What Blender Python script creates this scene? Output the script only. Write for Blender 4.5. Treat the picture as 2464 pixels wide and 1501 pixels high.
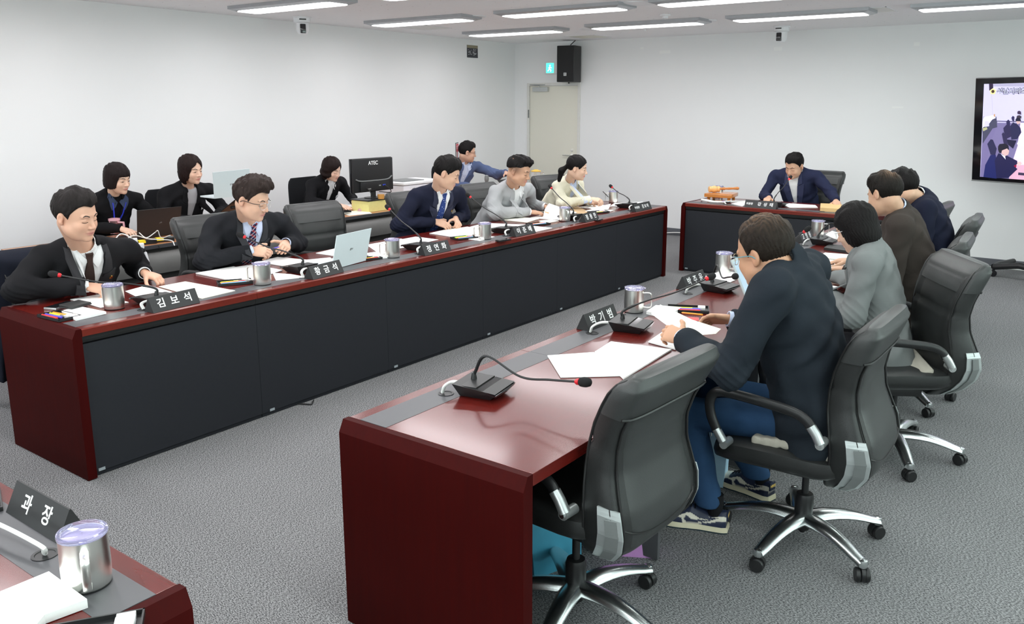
import bpy, bmesh, math, random
import numpy as np
from mathutils import Vector, Matrix
random.seed(7); rng=np.random.default_rng(7)
SC=bpy.context.scene
for o in list(bpy.data.objects): bpy.data.objects.remove(o)
COL=SC.collection
# ---------------------------------------------------------------- camera
F_PX=2005.16; CX=1284.61; CY=672.35; CAMZ=1.7602
YAW,PITCH,ROLL=[math.radians(v) for v in (35.4978,-11.8704,0.1871)]
cf=Vector((-math.sin(YAW)*math.cos(PITCH),math.cos(YAW)*math.cos(PITCH),math.sin(PITCH)))
cr0=Vector((math.cos(YAW),math.sin(YAW),0)); cu0=cr0.cross(cf)
cr=cr0*math.cos(ROLL)+cu0*math.sin(ROLL); cu=cu0*math.cos(ROLL)-cr0*math.sin(ROLL)
cam=bpy.data.cameras.new('camera'); co=bpy.data.objects.new('camera',cam); COL.objects.link(co)
M=Matrix((cr,cu,-cf)).transposed().to_4x4(); M.translation=Vector((0,0,CAMZ)); co.matrix_world=M
cam.sensor_width=36; cam.lens=F_PX/2464*36
cam.shift_x=-(CX-1232)/2464; cam.shift_y=(CY-750.5)/2464
cam.clip_start=.05; cam.clip_end=60
SC.camera=co
def at(u,v,x=None,y=None,z=None):
    "world point on the plane x=, y= or z= that the photograph shows at pixel (u,v)"
    d=cf+cr*((u-CX)/F_PX)-cu*((v-CY)/F_PX)
    t=x/d.x if x is not None else y/d.y if y is not None else (z-CAMZ)/d.z
    return Vector((d.x*t,d.y*t,CAMZ+d.z*t))
# ---------------------------------------------------------------- world, light, exposure
w=bpy.data.worlds.new('world'); SC.world=w; w.use_nodes=True
w.node_tree.nodes['Background'].inputs[0].default_value=(.8,.88,1,1)
w.node_tree.nodes['Background'].inputs[1].default_value=.3
SC.view_settings.view_transform='Standard'; SC.view_settings.look='None'
SC.view_settings.gamma=1; SC.view_settings.use_curve_mapping=False
SC.view_settings.exposure=-0.27
SC.cycles.use_denoising=True
SC.cycles.max_bounces=10; SC.cycles.diffuse_bounces=7
LX=[-6.36,-4.55,-2.86,-1.10,.66]; LY=[8.49,6.83,5.12,3.42,1.72,.02,-1.68]
LPOW=15.8
def area(loc,sx,sy,pw,col,rot=(0,0,0)):
    l=bpy.data.lights.new('lamp','AREA'); l.shape='RECTANGLE'; l.size=sx; l.size_y=sy; l.energy=pw; l.color=col; l.spread=math.radians(176 if rot==(0,0,0) else 180)
    o=bpy.data.objects.new('lamp',l); COL.objects.link(o); o.location=loc; o.rotation_euler=rot; return o
for X in LX:
    for Y in LY:
        c=(1,.98,1.01) if X<-4 else (.985,1,.985) if X<-2 else (.88,1,.96)
        area((X,Y,2.592),1.27,.21,LPOW*(.68 if X<-6 else 1 if X<-2 else .66),c)
# daylight through the right wall's window band, tilted up to fill the ceiling
area((3.12,3.6,1.55),9.0,1.5,185,(.80,1,.93),(math.radians(130),0,math.radians(90)))
area((-2.4,-3.32,1.6),8.0,1.4,160,(.88,.97,1),(math.radians(130),0,0))  # added fill panel behind the camera, no known window there, tilted at the ceiling
# ---------------------------------------------------------------- materials
MATS={}
def mat(name,col,rough=.5,metal=0,var=.06,scale=30,bump=0,bscale=200,coat=0,spec=.5,emit=None,estr=1,trans=0,ior=1.45,alpha=1,attr=False,aniso=0,sheen=0):
    if name in MATS: return MATS[name]
    m=bpy.data.materials.new(name); MATS[name]=m; m.use_nodes=True; nt=m.node_tree; b=nt.nodes['Principled BSDF']
    I=b.inputs
    I['Roughness'].default_value=rough; I['Metallic'].default_value=metal; I['Coat Weight'].default_value=coat; I['Coat Roughness'].default_value=.08
    I['Specular IOR Level'].default_value=spec; I['Transmission Weight'].default_value=trans; I['IOR'].default_value=ior
    I['Alpha'].default_value=alpha; I['Anisotropic'].default_value=aniso; I['Sheen Weight'].default_value=sheen
    tc=nt.nodes.new('ShaderNodeTexCoord'); n=nt.nodes.new('ShaderNodeTexNoise'); n.inputs['Scale'].default_value=scale; n.inputs['Detail'].default_value=3
    nt.links.new(tc.outputs['Object'],n.inputs['Vector'])
    mx=nt.nodes.new('ShaderNodeMix'); mx.data_type='RGBA'
    if attr:
        a=nt.nodes.new('ShaderNodeAttribute'); a.attribute_name='Col'
        mx.blend_type='MULTIPLY'; mx.inputs[0].default_value=1
        nt.links.new(a.outputs['Color'],mx.inputs[6])
        cr_=nt.nodes.new('ShaderNodeMapRange'); cr_.inputs[3].default_value=1-var; cr_.inputs[4].default_value=1+var
        nt.links.new(n.outputs[0],cr_.inputs[0]); nt.links.new(cr_.outputs[0],mx.inputs[7])
    else:
        nt.links.new(n.outputs[0],mx.inputs[0])
        mx.inputs[6].default_value=(*[max(0,c*(1-var)) for c in col],1); mx.inputs[7].default_value=(*[c*(1+var) for c in col],1)
    nt.links.new(mx.outputs[2],I['Base Color'])
    if bump:
        n2=nt.nodes.new('ShaderNodeTexNoise'); n2.inputs['Scale'].default_value=bscale; n2.inputs['Detail'].default_value=2
        nt.links.new(tc.outputs['Object'],n2.inputs['Vector']); bp=nt.nodes.new('ShaderNodeBump'); bp.inputs['Strength'].default_value=bump; bp.inputs['Distance'].default_value=.002
        nt.links.new(n2.outputs[0],bp.inputs['Height']); nt.links.new(bp.outputs[0],I['Normal'])
    if emit is not None:
        I['Emission Strength'].default_value=estr
        if attr: nt.links.new(mx.outputs[2],I['Emission Color'])
        else: I['Emission Color'].default_value=(*emit,1)
    return m
def wood(name,c1,c2,rough=.25,coat=.6,along=1,cr_=.12,sp_=.35):
    m=bpy.data.materials.new(name); MATS[name]=m; m.use_nodes=True; nt=m.node_tree; b=nt.nodes['Principled BSDF']
    tc=nt.nodes.new('ShaderNodeTexCoord'); mp=nt.nodes.new('ShaderNodeMapping'); s=[14,14,14]; s[along]=1.2; mp.inputs['Scale'].default_value=s
    n=nt.nodes.new('ShaderNodeTexNoise'); n.inputs['Scale'].default_value=3; n.inputs['Detail'].default_value=6; n.inputs['Distortion'].default_value=.6
    r=nt.nodes.new('ShaderNodeMix'); r.data_type='RGBA'; r.inputs[6].default_value=(*c1,1); r.inputs[7].default_value=(*c2,1)
    nt.links.new(tc.outputs['Object'],mp.inputs[0]); nt.links.new(mp.outputs[0],n.inputs['Vector']); nt.links.new(n.outputs[0],r.inputs[0]); nt.links.new(r.outputs[2],b.inputs['Base Color'])
    b.inputs['Roughness'].default_value=rough; b.inputs['Coat Weight'].default_value=coat; b.inputs['Coat Roughness'].default_value=cr_; b.inputs['Specular IOR Level'].default_value=sp_
    return m
K={}
K['maho_y']=wood('mahogany',(.135,.011,.007),(.08,.006,.005),.26,.35,1,.12)
K['maho_x']=wood('mahogany_cross',(.135,.011,.007),(.08,.006,.005),.26,.35,0,.12)
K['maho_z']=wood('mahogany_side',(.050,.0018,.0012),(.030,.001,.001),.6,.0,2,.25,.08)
K['maho_edge']=wood('mahogany_edge',(.17,.022,.012),(.12,.014,.010),.3,.4,1,.15)
K['strip']=mat('grey_laminate',(.085,.085,.092),.42,var=.04)
K['panel']=mat('charcoal_panel',(.017,.019,.024),.6,spec=.35,var=.1,scale=60,bump=.1,bscale=900)
K['wallm']=mat('wall_paint',(.82,.82,.825),.75,var=.012,scale=3,bump=.05,bscale=500)
K['base']=mat('baseboard_rubber',(.12,.125,.14),.5)
K['leather']=mat('black_leather',(.030,.032,.032),.40,var=.15,scale=12,bump=.22,bscale=420,spec=.6)
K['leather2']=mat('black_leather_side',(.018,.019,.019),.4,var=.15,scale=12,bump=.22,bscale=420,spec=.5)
K['pipe']=mat('leather_piping',(.012,.012,.012),.35)
K['blackp']=mat('black_plastic',(.015,.015,.016),.38,var=.1)
K['blackg']=mat('black_gloss',(.008,.008,.01),.08,coat=.5)
K['chrome']=mat('polished_aluminium',(.70,.73,.73),.26,1,var=.03)
K['silver']=mat('silver_paint',(.55,.57,.57),.3,.8)
K['greyp']=mat('grey_plastic',(.16,.17,.17),.4)
K['steel']=mat('brushed_steel',(.86,.85,.81),.30,1,var=.03,scale=8,aniso=.3)
K['lid']=mat('clear_lid',(.72,.70,.95),.05,trans=.85,spec=.6)
K['paper']=mat('white_paper',(.86,.86,.85),.75,var=.01)
K['cream']=mat('cream_paper',(.86,.84,.74),.75,var=.01)
K['white']=mat('white_plastic',(.80,.80,.82),.4,var=.01)
K['cable']=mat('white_cable',(.72,.72,.70),.45)
K['bcable']=mat('black_cable',(.01,.01,.01),.45)
K['ink']=mat('ink_grey',(.45,.45,.5),.8)
K['letter']=mat('white_lettering',(.85,.85,.85),.5,var=.01)
K['red']=mat('red_ring',(.65,.02,.03),.35)
K['redlit']=mat('red_ring_lit',(.9,.03,.03),.35,emit=(1,.03,.03),estr=2.5)
K['tagm']=mat('metal_tag',(.42,.47,.5),.4,.3)
K['wall_cl']=None
def hexm(n,c,r=.5,**k): return mat(n,c,r,**k)
# ---------------------------------------------------------------- mesh helpers
def link(name,me,m=None,parent=None,smooth=False):
    o=bpy.data.objects.new(name,me); COL.objects.link(o)
    if m is not None and not me.materials: me.materials.append(m)
    if smooth:
        me.shade_smooth()
    if parent is not None: o.parent=parent
    return o
def pyd(name,V,Fc,m=None,parent=None,smooth=False):
    me=bpy.data.meshes.new(name); me.from_pydata([tuple(map(float,v)) for v in V],[],[tuple(map(int,f)) for f in Fc]); me.update()
    return link(name,me,m,parent,smooth)
def fastmesh(name,V,Q):
    me=bpy.data.meshes.new(name); n=len(V); q=len(Q)
    me.vertices.add(n); me.vertices.foreach_set('co',np.asarray(V,np.float32).ravel())
    me.loops.add(q*4); me.loops.foreach_set('vertex_index',np.asarray(Q,np.int32).ravel())
    me.polygons.add(q); me.polygons.foreach_set('loop_start',np.arange(0,q*4,4,dtype=np.int32)); me.update(calc_edges=True); me.validate()
    return me
def empty(name,loc,rz=0,label=None,cat=None,group=None):
    o=bpy.data.objects.new(name,None); COL.objects.link(o); o.location=loc; o.rotation_euler=(0,0,rz); o.empty_display_size=.05
    if label: o['label']=label
    if cat: o['category']=cat
    if group: o['group']=group
    return o
def tag(o,label,cat,group=None):
    o['label']=label; o['category']=cat
    if group: o['group']=group
    return o
def struct(o): o['kind']='structure'; return o
class MB:
    "collects shapes into one mesh"
    def __init__(s): s.V=[]; s.F=[]
    def add(s,V,Fc):
        b=len(s.V); s.V+= [tuple(v) for v in V]; s.F+=[tuple(b+i for i in f) for f in Fc]; return s
    def box(s,x0,x1,y0,y1,z0,z1,bev=0,R=None,T=None):
        if bev<=0:
            V=[(x,y,z) for x in(x0,x1) for y in(y0,y1) for z in(z0,z1)]
            Fc=[(0,1,3,2),(4,6,7,5),(0,4,5,1),(2,3,7,6),(0,2,6,4),(1,5,7,3)]
        else:
            bm=bmesh.new(); bmesh.ops.create_cube(bm,size=1)
            for v in bm.verts: v.co=Vector((x0+(v.co.x+.5)*(x1-x0),y0+(v.co.y+.5)*(y1-y0),z0+(v.co.z+.5)*(z1-z0)))
            bmesh.ops.bevel(bm,geom=bm.edges[:],offset=bev,segments=2,affect='EDGES',profile=.7)
            bm.verts.index_update(); V=[v.co.copy() for v in bm.verts]; Fc=[[v.index for v in f.verts] for f in bm.faces]; bm.free()
        if R is not None or T is not None:
            V=[(R@Vector(v) if R is not None else Vector(v))+(Vector(T) if T is not None else Vector()) for v in V]
        return s.add(V,Fc)
    def prism(s,poly,z0,z1,axis=2):
        "extrude a 2-D polygon between z0 and z1 along axis"
        n=len(poly)
        def P(a,b,c): return (a,b,c) if axis==2 else (c,a,b) if axis==0 else (a,c,b)
        V=[P(a,b,z0) for a,b in poly]+[P(a,b,z1) for a,b in poly]
        Fc=[tuple(range(n))[::-1],tuple(range(n,2*n))]+[(i,(i+1)%n,n+(i+1)%n,n+i) for i in range(n)]
        return s.add(V,Fc)
    def lathe(s,prof,n=20,T=(0,0,0),R=None,cap=True):
        V=[];Fc=[];T=Vector(T)
        for r,z in prof:
            for k in range(n):
                a=2*math.pi*k/n; v=Vector((r*math.cos(a),r*math.sin(a),z)); V.append((R@v if R is not None else v)+T)
        for i in range(len(prof)-1):
            for k in range(n): Fc.append((i*n+k,i*n+(k+1)%n,(i+1)*n+(k+1)%n,(i+1)*n+k))
        if cap: Fc.append(tuple(range(n))[::-1]); Fc.append(tuple(range((len(prof)-1)*n,len(prof)*n)))
        return s.add(V,Fc)
    def tube(s,pts,r,n=8,closed=False,cap=True,flat=1):
        pts=[Vector(p) for p in pts]; N=len(pts); rr=r if hasattr(r,'__len__') else [r]*N
        V=[];Fc=[]; up=None
        for i,p in enumerate(pts):
            a=pts[(i-1)%N] if (closed or i>0) else p; b=pts[(i+1)%N] if (closed or i<N-1) else p
            d=(b-a); d=d.normalized() if d.length>1e-9 else Vector((0,0,1))
            if up is None: up=Vector((0,0,1)) if abs(d.z)<.9 else Vector((1,0,0))
            x=d.cross(up); x=x.normalized() if x.length>1e-6 else Vector((1,0,0)); y=x.cross(d).normalized(); up=y
            for k in range(n):
                t=2*math.pi*k/n; V.append(p+x*(rr[i]*math.cos(t))+y*(rr[i]*flat*math.sin(t)))
        m=N if closed else N-1
        for i in range(m):
            for k in range(n): Fc.append((i*n+k,i*n+(k+1)%n,((i+1)%N)*n+(k+1)%n,((i+1)%N)*n+k))
        if cap and not closed: Fc.append(tuple(range(n))[::-1]); Fc.append(tuple(range((N-1)*n,N*n)))
        return s.add(V,Fc)
    def mesh(s,name,m=None):
        me=bpy.data.meshes.new(name); me.from_pydata([tuple(v) for v in s.V],[],s.F); me.update()
        bm=bmesh.new(); bm.from_mesh(me); bmesh.ops.recalc_face_normals(bm,faces=bm.faces); bm.to_mesh(me); bm.free()
        if m is not None: me.materials.append(m)
        return me
    def build(s,name,m=None,parent=None,smooth=False,ang=40):
        me=s.mesh(name,m)
        if smooth: me.shade_smooth(); me.set_sharp_from_angle(angle=math.radians(ang))
        return link(name,me,None,parent)
def spline(pts,n=8):
    "Catmull-Rom through pts"
    P=[Vector(p) for p in pts]; P=[P[0]*2-P[1]]+P+[P[-1]*2-P[-2]]; out=[]
    for i in range(1,len(P)-2):
        for k in range(n):
            t=k/n; a,b,c,d=P[i-1],P[i],P[i+1],P[i+2]
            out.append(.5*((2*b)+(c-a)*t+(2*a-5*b+4*c-d)*t*t+(3*b-a-3*c+d)*t**3))
    out.append(P[-2]); return out
def text(name,body,size,m,parent,loc,rot=None,ext=.0006,off=0,mat3=None,align='CENTER'):
    cu_=bpy.data.curves.new(name,'FONT'); cu_.body=body; cu_.size=size; cu_.extrude=ext; cu_.offset=off; cu_.align_x=align; cu_.align_y='CENTER'; cu_.resolution_u=3
    t=bpy.data.objects.new(name,cu_); COL.objects.link(t)
    me=bpy.data.meshes.new_from_object(t.evaluated_get(bpy.context.evaluated_depsgraph_get())); bpy.data.objects.remove(t)
    me.name=name; me.materials.clear(); me.materials.append(m)
    o=bpy.data.objects.new(name,me); COL.objects.link(o)
    if parent is not None: o.parent=parent
    if mat3 is not None: M4=mat3.to_4x4(); M4.translation=Vector(loc); o.matrix_local=M4
    else: o.location=loc; o.rotation_euler=rot or (0,0,0)
    return o
# ================================================================ the room
XW,YW,ZC=-7.773,10.397,2.649; XE,YN=3.2,-3.4
def carpet():
    m=bpy.data.materials.new('carpet'); m.use_nodes=True; nt=m.node_tree; b=nt.nodes['Principled BSDF']; b.inputs['Roughness'].default_value=.95; b.inputs['Specular IOR Level'].default_value=.1
    tc=nt.nodes.new('ShaderNodeNewGeometry'); mp=nt.nodes.new('ShaderNodeMapping'); mp.inputs['Scale'].default_value=(1,2.2,1); mp.inputs['Rotation'].default_value=(0,0,.5)
    nt.links.new(tc.outputs['Position'],mp.inputs[0])
    a=nt.nodes.new('ShaderNodeTexNoise'); a.inputs['Scale'].default_value=125; a.inputs['Detail'].default_value=3; a.inputs['Roughness'].default_value=.7
    c=nt.nodes.new('ShaderNodeTexNoise'); c.inputs['Scale'].default_value=1.1
    nt.links.new(mp.outputs[0],a.inputs['Vector']); nt.links.new(tc.outputs['Position'],c.inputs['Vector'])
    r=nt.nodes.new('ShaderNodeValToRGB'); r.color_ramp.elements[0].position=.41; r.color_ramp.elements[1].position=.60
    r.color_ramp.elements[0].color=(.045,.045,.048,1); r.color_ramp.elements[1].color=(.33,.33,.335,1)
    nt.links.new(a.outputs[0],r.inputs[0]); mr=nt.nodes.new('ShaderNodeMapRange'); mr.inputs[3].default_value=.85; mr.inputs[4].default_value=1.15
    nt.links.new(c.outputs[0],mr.inputs[0]); mx=nt.nodes.new('ShaderNodeMix'); mx.data_type='RGBA'; mx.blend_type='MULTIPLY'; mx.inputs[0].default_value=1
    nt.links.new(r.outputs[0],mx.inputs[6]); nt.links.new(mr.outputs[0],mx.inputs[7]); nt.links.new(mx.outputs[2],b.inputs['Base Color'])
    bp=nt.nodes.new('ShaderNodeBump'); bp.inputs['Strength'].default_value=.15; bp.inputs['Distance'].default_value=.002; nt.links.new(a.outputs[0],bp.inputs['Height']); nt.links.new(bp.outputs[0],b.inputs['Normal'])
    return m
CARP=carpet()
fl=struct(MB().box(XW-.1,XE+.1,YN-.1,YW+.1,-.1,-.002).build('floor',CARP))
tile=MB().add([(-.2498,-.2498,-.0022),(.2498,-.2498,-.0022),(.2498,.2498,-.0022),(-.2498,.2498,-.0022),(-.2497,-.2497,0),(.2497,-.2497,0),(.2497,.2497,0),(-.2497,.2497,0)],
   [(3,2,1,0),(4,5,6,7),(0,1,5,4),(1,2,6,5),(2,3,7,6),(3,0,4,7)]).mesh('carpet_tile',CARP)
cells=[]
X=XW+.25
while X<XE:
    Y=YN+.25
    while Y<YW:
        cells.append((X,Y)); Y+=.5
    X+=.5
def vis(x,y):
    d=Vector((x,y,0))-Vector((0,0,CAMZ)); zz=d.dot(cf)
    if zz<.4: return None
    u=CX+F_PX*d.dot(cr)/zz; v=CY-F_PX*d.dot(cu)/zz
    return (u,v) if -150<u<2614 and 0<v<1750 else None
near=[c for c in cells if vis(*c)]; near.sort(key=lambda c:c[0]**2+c[1]**2)
single=set(near[:298]); rest=MB()
for c in cells:
    if c in single:
        o=bpy.data.objects.new('carpet_tile',tile); COL.objects.link(o); o.parent=fl; o.location=(c[0],c[1],0)
    else: rest.add([(v.co.x+c[0],v.co.y+c[1],v.co.z) for v in tile.vertices],[tuple(p.vertices) for p in tile.polygons])
o=rest.build('carpet_tile',CARP,fl); o['kind']='stuff'
def ceilmat():
    m=mat('ceiling_board',(.92,.91,.925),.9,var=.02,bump=.15,bscale=300); nt=m.node_tree; b=nt.nodes['Principled BSDF']
    g=nt.nodes.new('ShaderNodeNewGeometry'); v=nt.nodes.new('ShaderNodeTexVoronoi'); v.inputs['Scale'].default_value=9; nt.links.new(g.outputs['Position'],v.inputs['Vector'])
    lt=nt.nodes.new('ShaderNodeMath'); lt.operation='LESS_THAN'; lt.inputs[1].default_value=.055; nt.links.new(v.outputs['Distance'],lt.inputs[0])
    mx=nt.nodes.new('ShaderNodeMix'); mx.data_type='RGBA'; nt.links.new(lt.outputs[0],mx.inputs[0]); src=b.inputs['Base Color'].links[0].from_socket
    nt.links.new(src,mx.inputs[6]); mx.inputs[7].default_value=(.38,.36,.34,1); nt.links.new(mx.outputs[2],b.inputs['Base Color']); return m
CEI=ceilmat()
ce=struct(MB().box(XW-.1,XE+.1,YN-.1,YW+.1,ZC+.012,ZC+.1).build('ceiling',CEI))
# plasterboard ceiling panels 0.9 x 1.8 m with fine joints
rest=MB(); n=0
X=XW
while X<XE-.01:
    x1=min(X+1.8,XE); Y=YN
    while Y<YW-.01:
        y1=min(Y+.9,YW); MB().box(X+.0006,x1-.0006,Y+.0006,y1-.0006,ZC,ZC+.013).build('ceiling_panel',CEI,ce); Y+=.9
    X+=1.8
struct(MB().box(XW-.1,XW,YN-.1,YW+.1,0,ZC+.012).build('wall_left',K['wallm']))
DX0,DX1,DZ=-7.50,-6.638,2.03
wb=MB().box(XW,DX0-.03,YW,YW+.1,0,ZC+.012).box(DX1+.03,XE,YW,YW+.1,0,ZC+.012).box(DX0-.03,DX1+.03,YW,YW+.1,DZ+.03,ZC+.012)
struct(wb.build('wall_back',K['wallm']))
struct(MB().box(XE,XE+.1,YN-.1,YW+.1,0,.8).box(XE,XE+.1,YN-.1,YW+.1,2.3,ZC+.012).box(XE,XE+.1,YN-.1,-.9,.8,2.3).box(XE,XE+.1,8.1,YW+.1,.8,2.3).build('wall_right',K['wallm']))
def window(name,horizontal,c,L):
    w_=struct(bpy.data.objects.new(name,None)); COL.objects.link(w_); w_.location=c
    if not horizontal: w_.rotation_euler=(0,0,math.pi/2)
    q=MB(); h=.75
    for i in range(7): x=-L/2+L*i/6; q.box(x-.025,x+.025,-.03,.03,-h,h)
    q.box(-L/2,L/2,-.03,.03,-h,-h+.05).box(-L/2,L/2,-.03,.03,h-.05,h).build('window_frame',K['dframe'] if 'dframe' in K else K['white'],w_)
    for i in range(6): x=-L/2+L*(i+.5)/6; MB().box(x-L/12+.025,x+L/12-.025,-.004,.004,-h+.05,h-.05).build('window_pane',mat('daylit_glass',(.9,1,.97),.3,emit=(.85,1,.96),estr=1.2),w_)
window('window_1',False,(XE+.05,3.6,1.55),9.0)
struct(MB().box(XW,XE,YN-.1,YN,0,.85).box(XW,XE,YN-.1,YN,2.35,ZC+.012).box(XW,-6.4,YN-.1,YN,.85,2.35).box(1.6,XE,YN-.1,YN,.85,2.35).build('wall_front',K['wallm']))
window('added_fill_window',True,(-2.4,YN-.05,1.6),8.0)  # unseen window made up to carry the added fill behind the camera
struct(MB().box(XW,XW+.012,YN,YW,0,.096,.002).build('baseboard_left',K['base']))
struct(MB().box(XW+.012,DX0-.05,YW-.012,YW,0,.096,.002).box(DX1+.05,XE,YW-.012,YW,0,.096,.002).build('baseboard_back',K['base']))
struct(MB().box(XE-.012,XE,YN,YW-.012,0,.096).build('baseboard_right',K['base']))
struct(MB().box(XW+.012,XE-.012,YN,YN+.012,0,.096).build('baseboard_front',K['base']))
# door
K['door']=mat('door_paint',(.74,.72,.63),.45,var=.01); K['dframe']=mat('door_frame_paint',(.70,.69,.66),.4)
d=struct(bpy.data.objects.new('door_1',None)); COL.objects.link(d); d.location=(0,0,0)
MB().box(DX0-.04,DX0,YW-.02,YW+.1,0,DZ+.04,.002).box(DX1,DX1+.04,YW-.02,YW+.1,0,DZ+.04,.002).box(DX0,DX1,YW-.02,YW+.1,DZ,DZ+.04,.002).build('door_frame',K['dframe'],d)
MB().box(DX0+.004,DX1-.004,YW+.0,YW+.04,.006,DZ-.004,.002).build('door_leaf',K['door'],d)
for z in (.82,1.62,.2):
    MB().lathe([(.009,-.06),(.009,.06)],10,(DX0-.006,YW-.026,z)).lathe([(.011,-.002),(.011,.002)],10,(DX0-.006,YW-.026,z)).build('hinge',K['greyp'],d,True)
hx=-6.735
h=MB().lathe([(.026,0),(.026,.008),(.012,.01),(.012,.05)],16,(hx,YW,1.03),Matrix.Rotation(math.pi/2,3,'X')); h.tube([(hx+.005,YW-.05,1.03),(hx-.13,YW-.05,1.03)],.010,8)
h.build('door_handle',K['steel'],d,True)
MB().lathe([(.024,0),(.022,.012),(.010,.014),(.009,.02)],14,(hx,YW,1.10),Matrix.Rotation(math.pi/2,3,'X')).build('deadbolt',K['steel'],d,True)
q=MB().box(DX0+.08,DX0+.35,YW-.05,YW-.002,DZ-.085,DZ-.02,.006); q.build('door_closer',K['silver'],d)
MB().tube([(DX0+.19,YW-.03,DZ-.02),(DX0+.19,YW-.03,DZ+.008),(DX0+.07,YW-.10,DZ+.015)],.007,6).tube([(DX0+.07,YW-.10,DZ+.015),(DX0+.29,YW-.03,DZ+.015)],.006,6).build('closer_arm',K['silver'],d)
# ceiling lights
K['diff']=mat('light_diffuser',(1,1,1),.5,emit=(1,1,1),estr=6); K['lhouse']=mat('light_housing',(.42,.43,.45),.35,.4)
hm=MB()
a,b_=.70,.165
prof=[(-a,-b_,ZC),(a,-b_,ZC),(a,b_,ZC),(-a,b_,ZC),(-a,-b_,ZC-.03),(a,-b_,ZC-.03),(a,b_,ZC-.03),(-a,b_,ZC-.03),(-.65,-.125,ZC-.045),(.65,-.125,ZC-.045),(.65,.125,ZC-.045),(-.65,.125,ZC-.045)]
hm.add([(x,y,z-ZC) for x,y,z in prof],[(0,1,2,3)]+[(i,(i+1)%4,4+(i+1)%4,4+i) for i in range(4)]+[(4+i,4+(i+1)%4,8+(i+1)%4,8+i) for i in range(4)])
HM=hm.mesh('light_housing',K['lhouse']); DM=MB().prism([(-.64,-.10),(-.60,-.118),(.60,-.118),(.64,-.10),(.64,.10),(.60,.118),(-.60,.118),(-.64,.10)],-.052,-.0451).mesh('diffuser',K['diff'])
cols={-6.36:'nearest the left wall',-4.55:'second from the left wall',-2.86:'third from the left wall',-1.10:'fourth from the left wall',.66:'nearest the right wall'}
rows={8.49:'row before the back wall',6.83:'second row from the back wall',5.12:'third row from the back wall',3.42:'fourth row from the back wall',1.72:'fifth row from the back wall',.02:'row above the camera',-1.68:'row behind the camera'}
for X in LX:
    for Y in LY:
        lab='strip ceiling light '+cols[X]+' in the '+rows[Y]
        e=empty('ceiling_light',(X,Y,ZC),0,lab,'light','ceiling strip lights')
        link('housing',HM,None,e); link('diffuser',DM,None,e)
# ceiling fittings
def disc(p,r,lab,m='white'):
    e=empty('ceiling_speaker',(p[0],p[1],ZC),0,lab,'speaker','round fittings in the ceiling')
    MB().lathe([(r,0),(r,-.006),(r*.9,-.012),(r*.86,-.012)],28).build('rim',K[m],e,True)
    MB().lathe([(r*.84,-.004),(r*.80,-.012),(r*.1,-.016),(.001,-.016)],28).build('grille',K['white'],e,True)
disc((-5.72,6.95),.12,'round white ceiling diffuser beside the second-row light over the left table')
disc((-3.78,6.88),.15,'round ceiling speaker with yellowish rim near the top centre')
disc((-3.94,8.67),.13,'round ceiling fitting between two far lights above the head table')
disc((-5.5,8.85),.13,'round ceiling fitting next to the far light near the corner')
e=empty('smoke_detector',(-4.02,7.90,ZC),0,'small white dome smoke detector on the ceiling above the head table','detector')
MB().lathe([(.055,0),(.055,-.012),(.03,-.02),(.03,-.035),(.012,-.045)],18).build('housing',K['white'],e,True)
for i,p in enumerate([(1553,67),(1600,40),(2101,26),(1750,46)][:3:2]):
    q=at(*p,z=ZC); e=empty('sprinkler',(q.x,q.y,ZC),0,'tiny ceiling sprinkler head '+['left of the light above the door end','between the two far right lights'][i],'sprinkler')
    MB().lathe([(.035,0),(.03,-.006),(.008,-.01),(.008,-.03),(.016,-.032),(.016,-.036)],12).build('head',K['white'],e,True)
def hatch(cx,cy,s,lab,mm='dframe'):
    e=empty('access_hatch',(cx,cy,ZC),0,lab,'hatch')
    MB().box(-s,s,-s,-s+.012,-.004,0).box(-s,s,s-.012,s,-.004,0).box(-s,-s+.012,-s,s,-.004,0).box(s-.012,s,-s,s,-.004,0).build('hatch_frame',K['white'],e)
    MB().box(-s+.016,s-.016,-s+.016,s-.016,-.003,0).build('hatch_panel',K[mm],e)
hatch(-7.05,7.65,.22,'square ceiling access hatch near the left wall beyond the light')
hatch(-6.15,9.85,.23,'square beige ceiling hatch before the back wall above the loudspeaker','door')
hatch(-2.25,8.62,.23,'square ceiling hatch between the two far right lights')
# ptz cameras
def ptz(x,y,rz,lab):
    e=empty('ceiling_camera',(x,y,ZC),rz,lab,'camera','domed conference cameras hung from the ceiling')
    MB().lathe([(.095,0),(.095,-.008),(.088,-.012),(.088,-.055),(.07,-.062)],28).build('mount',K['white'],e,True)
    MB().lathe([(.066,-.062),(.066,-.12),(.060,-.15),(.045,-.172),(.01,-.18)],24).build('head',K['white'],e,True)
    MB().box(.045,.072,-.03,.03,-.168,-.072,.012).build('lens_window',K['blackg'],e,True)
    MB().box(.078,.0895,-.035,.035,-.034,-.022,.003).build('sensor_bar',K['blackp'],e)
    MB().tube(spline([(-.085,.01,-.01),(-.10,.02,-.04),(-.09,.02,-.07),(-.05,.01,-.062)],5),.004,6).build('lead',K['greyp'],e)
ptz(-7.30,6.02,math.radians(-35),'white domed camera hanging from the ceiling by the left wall')
ptz(-3.49,9.80,math.radians(-95),'white domed camera hanging from the ceiling above the chairman')
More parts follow.
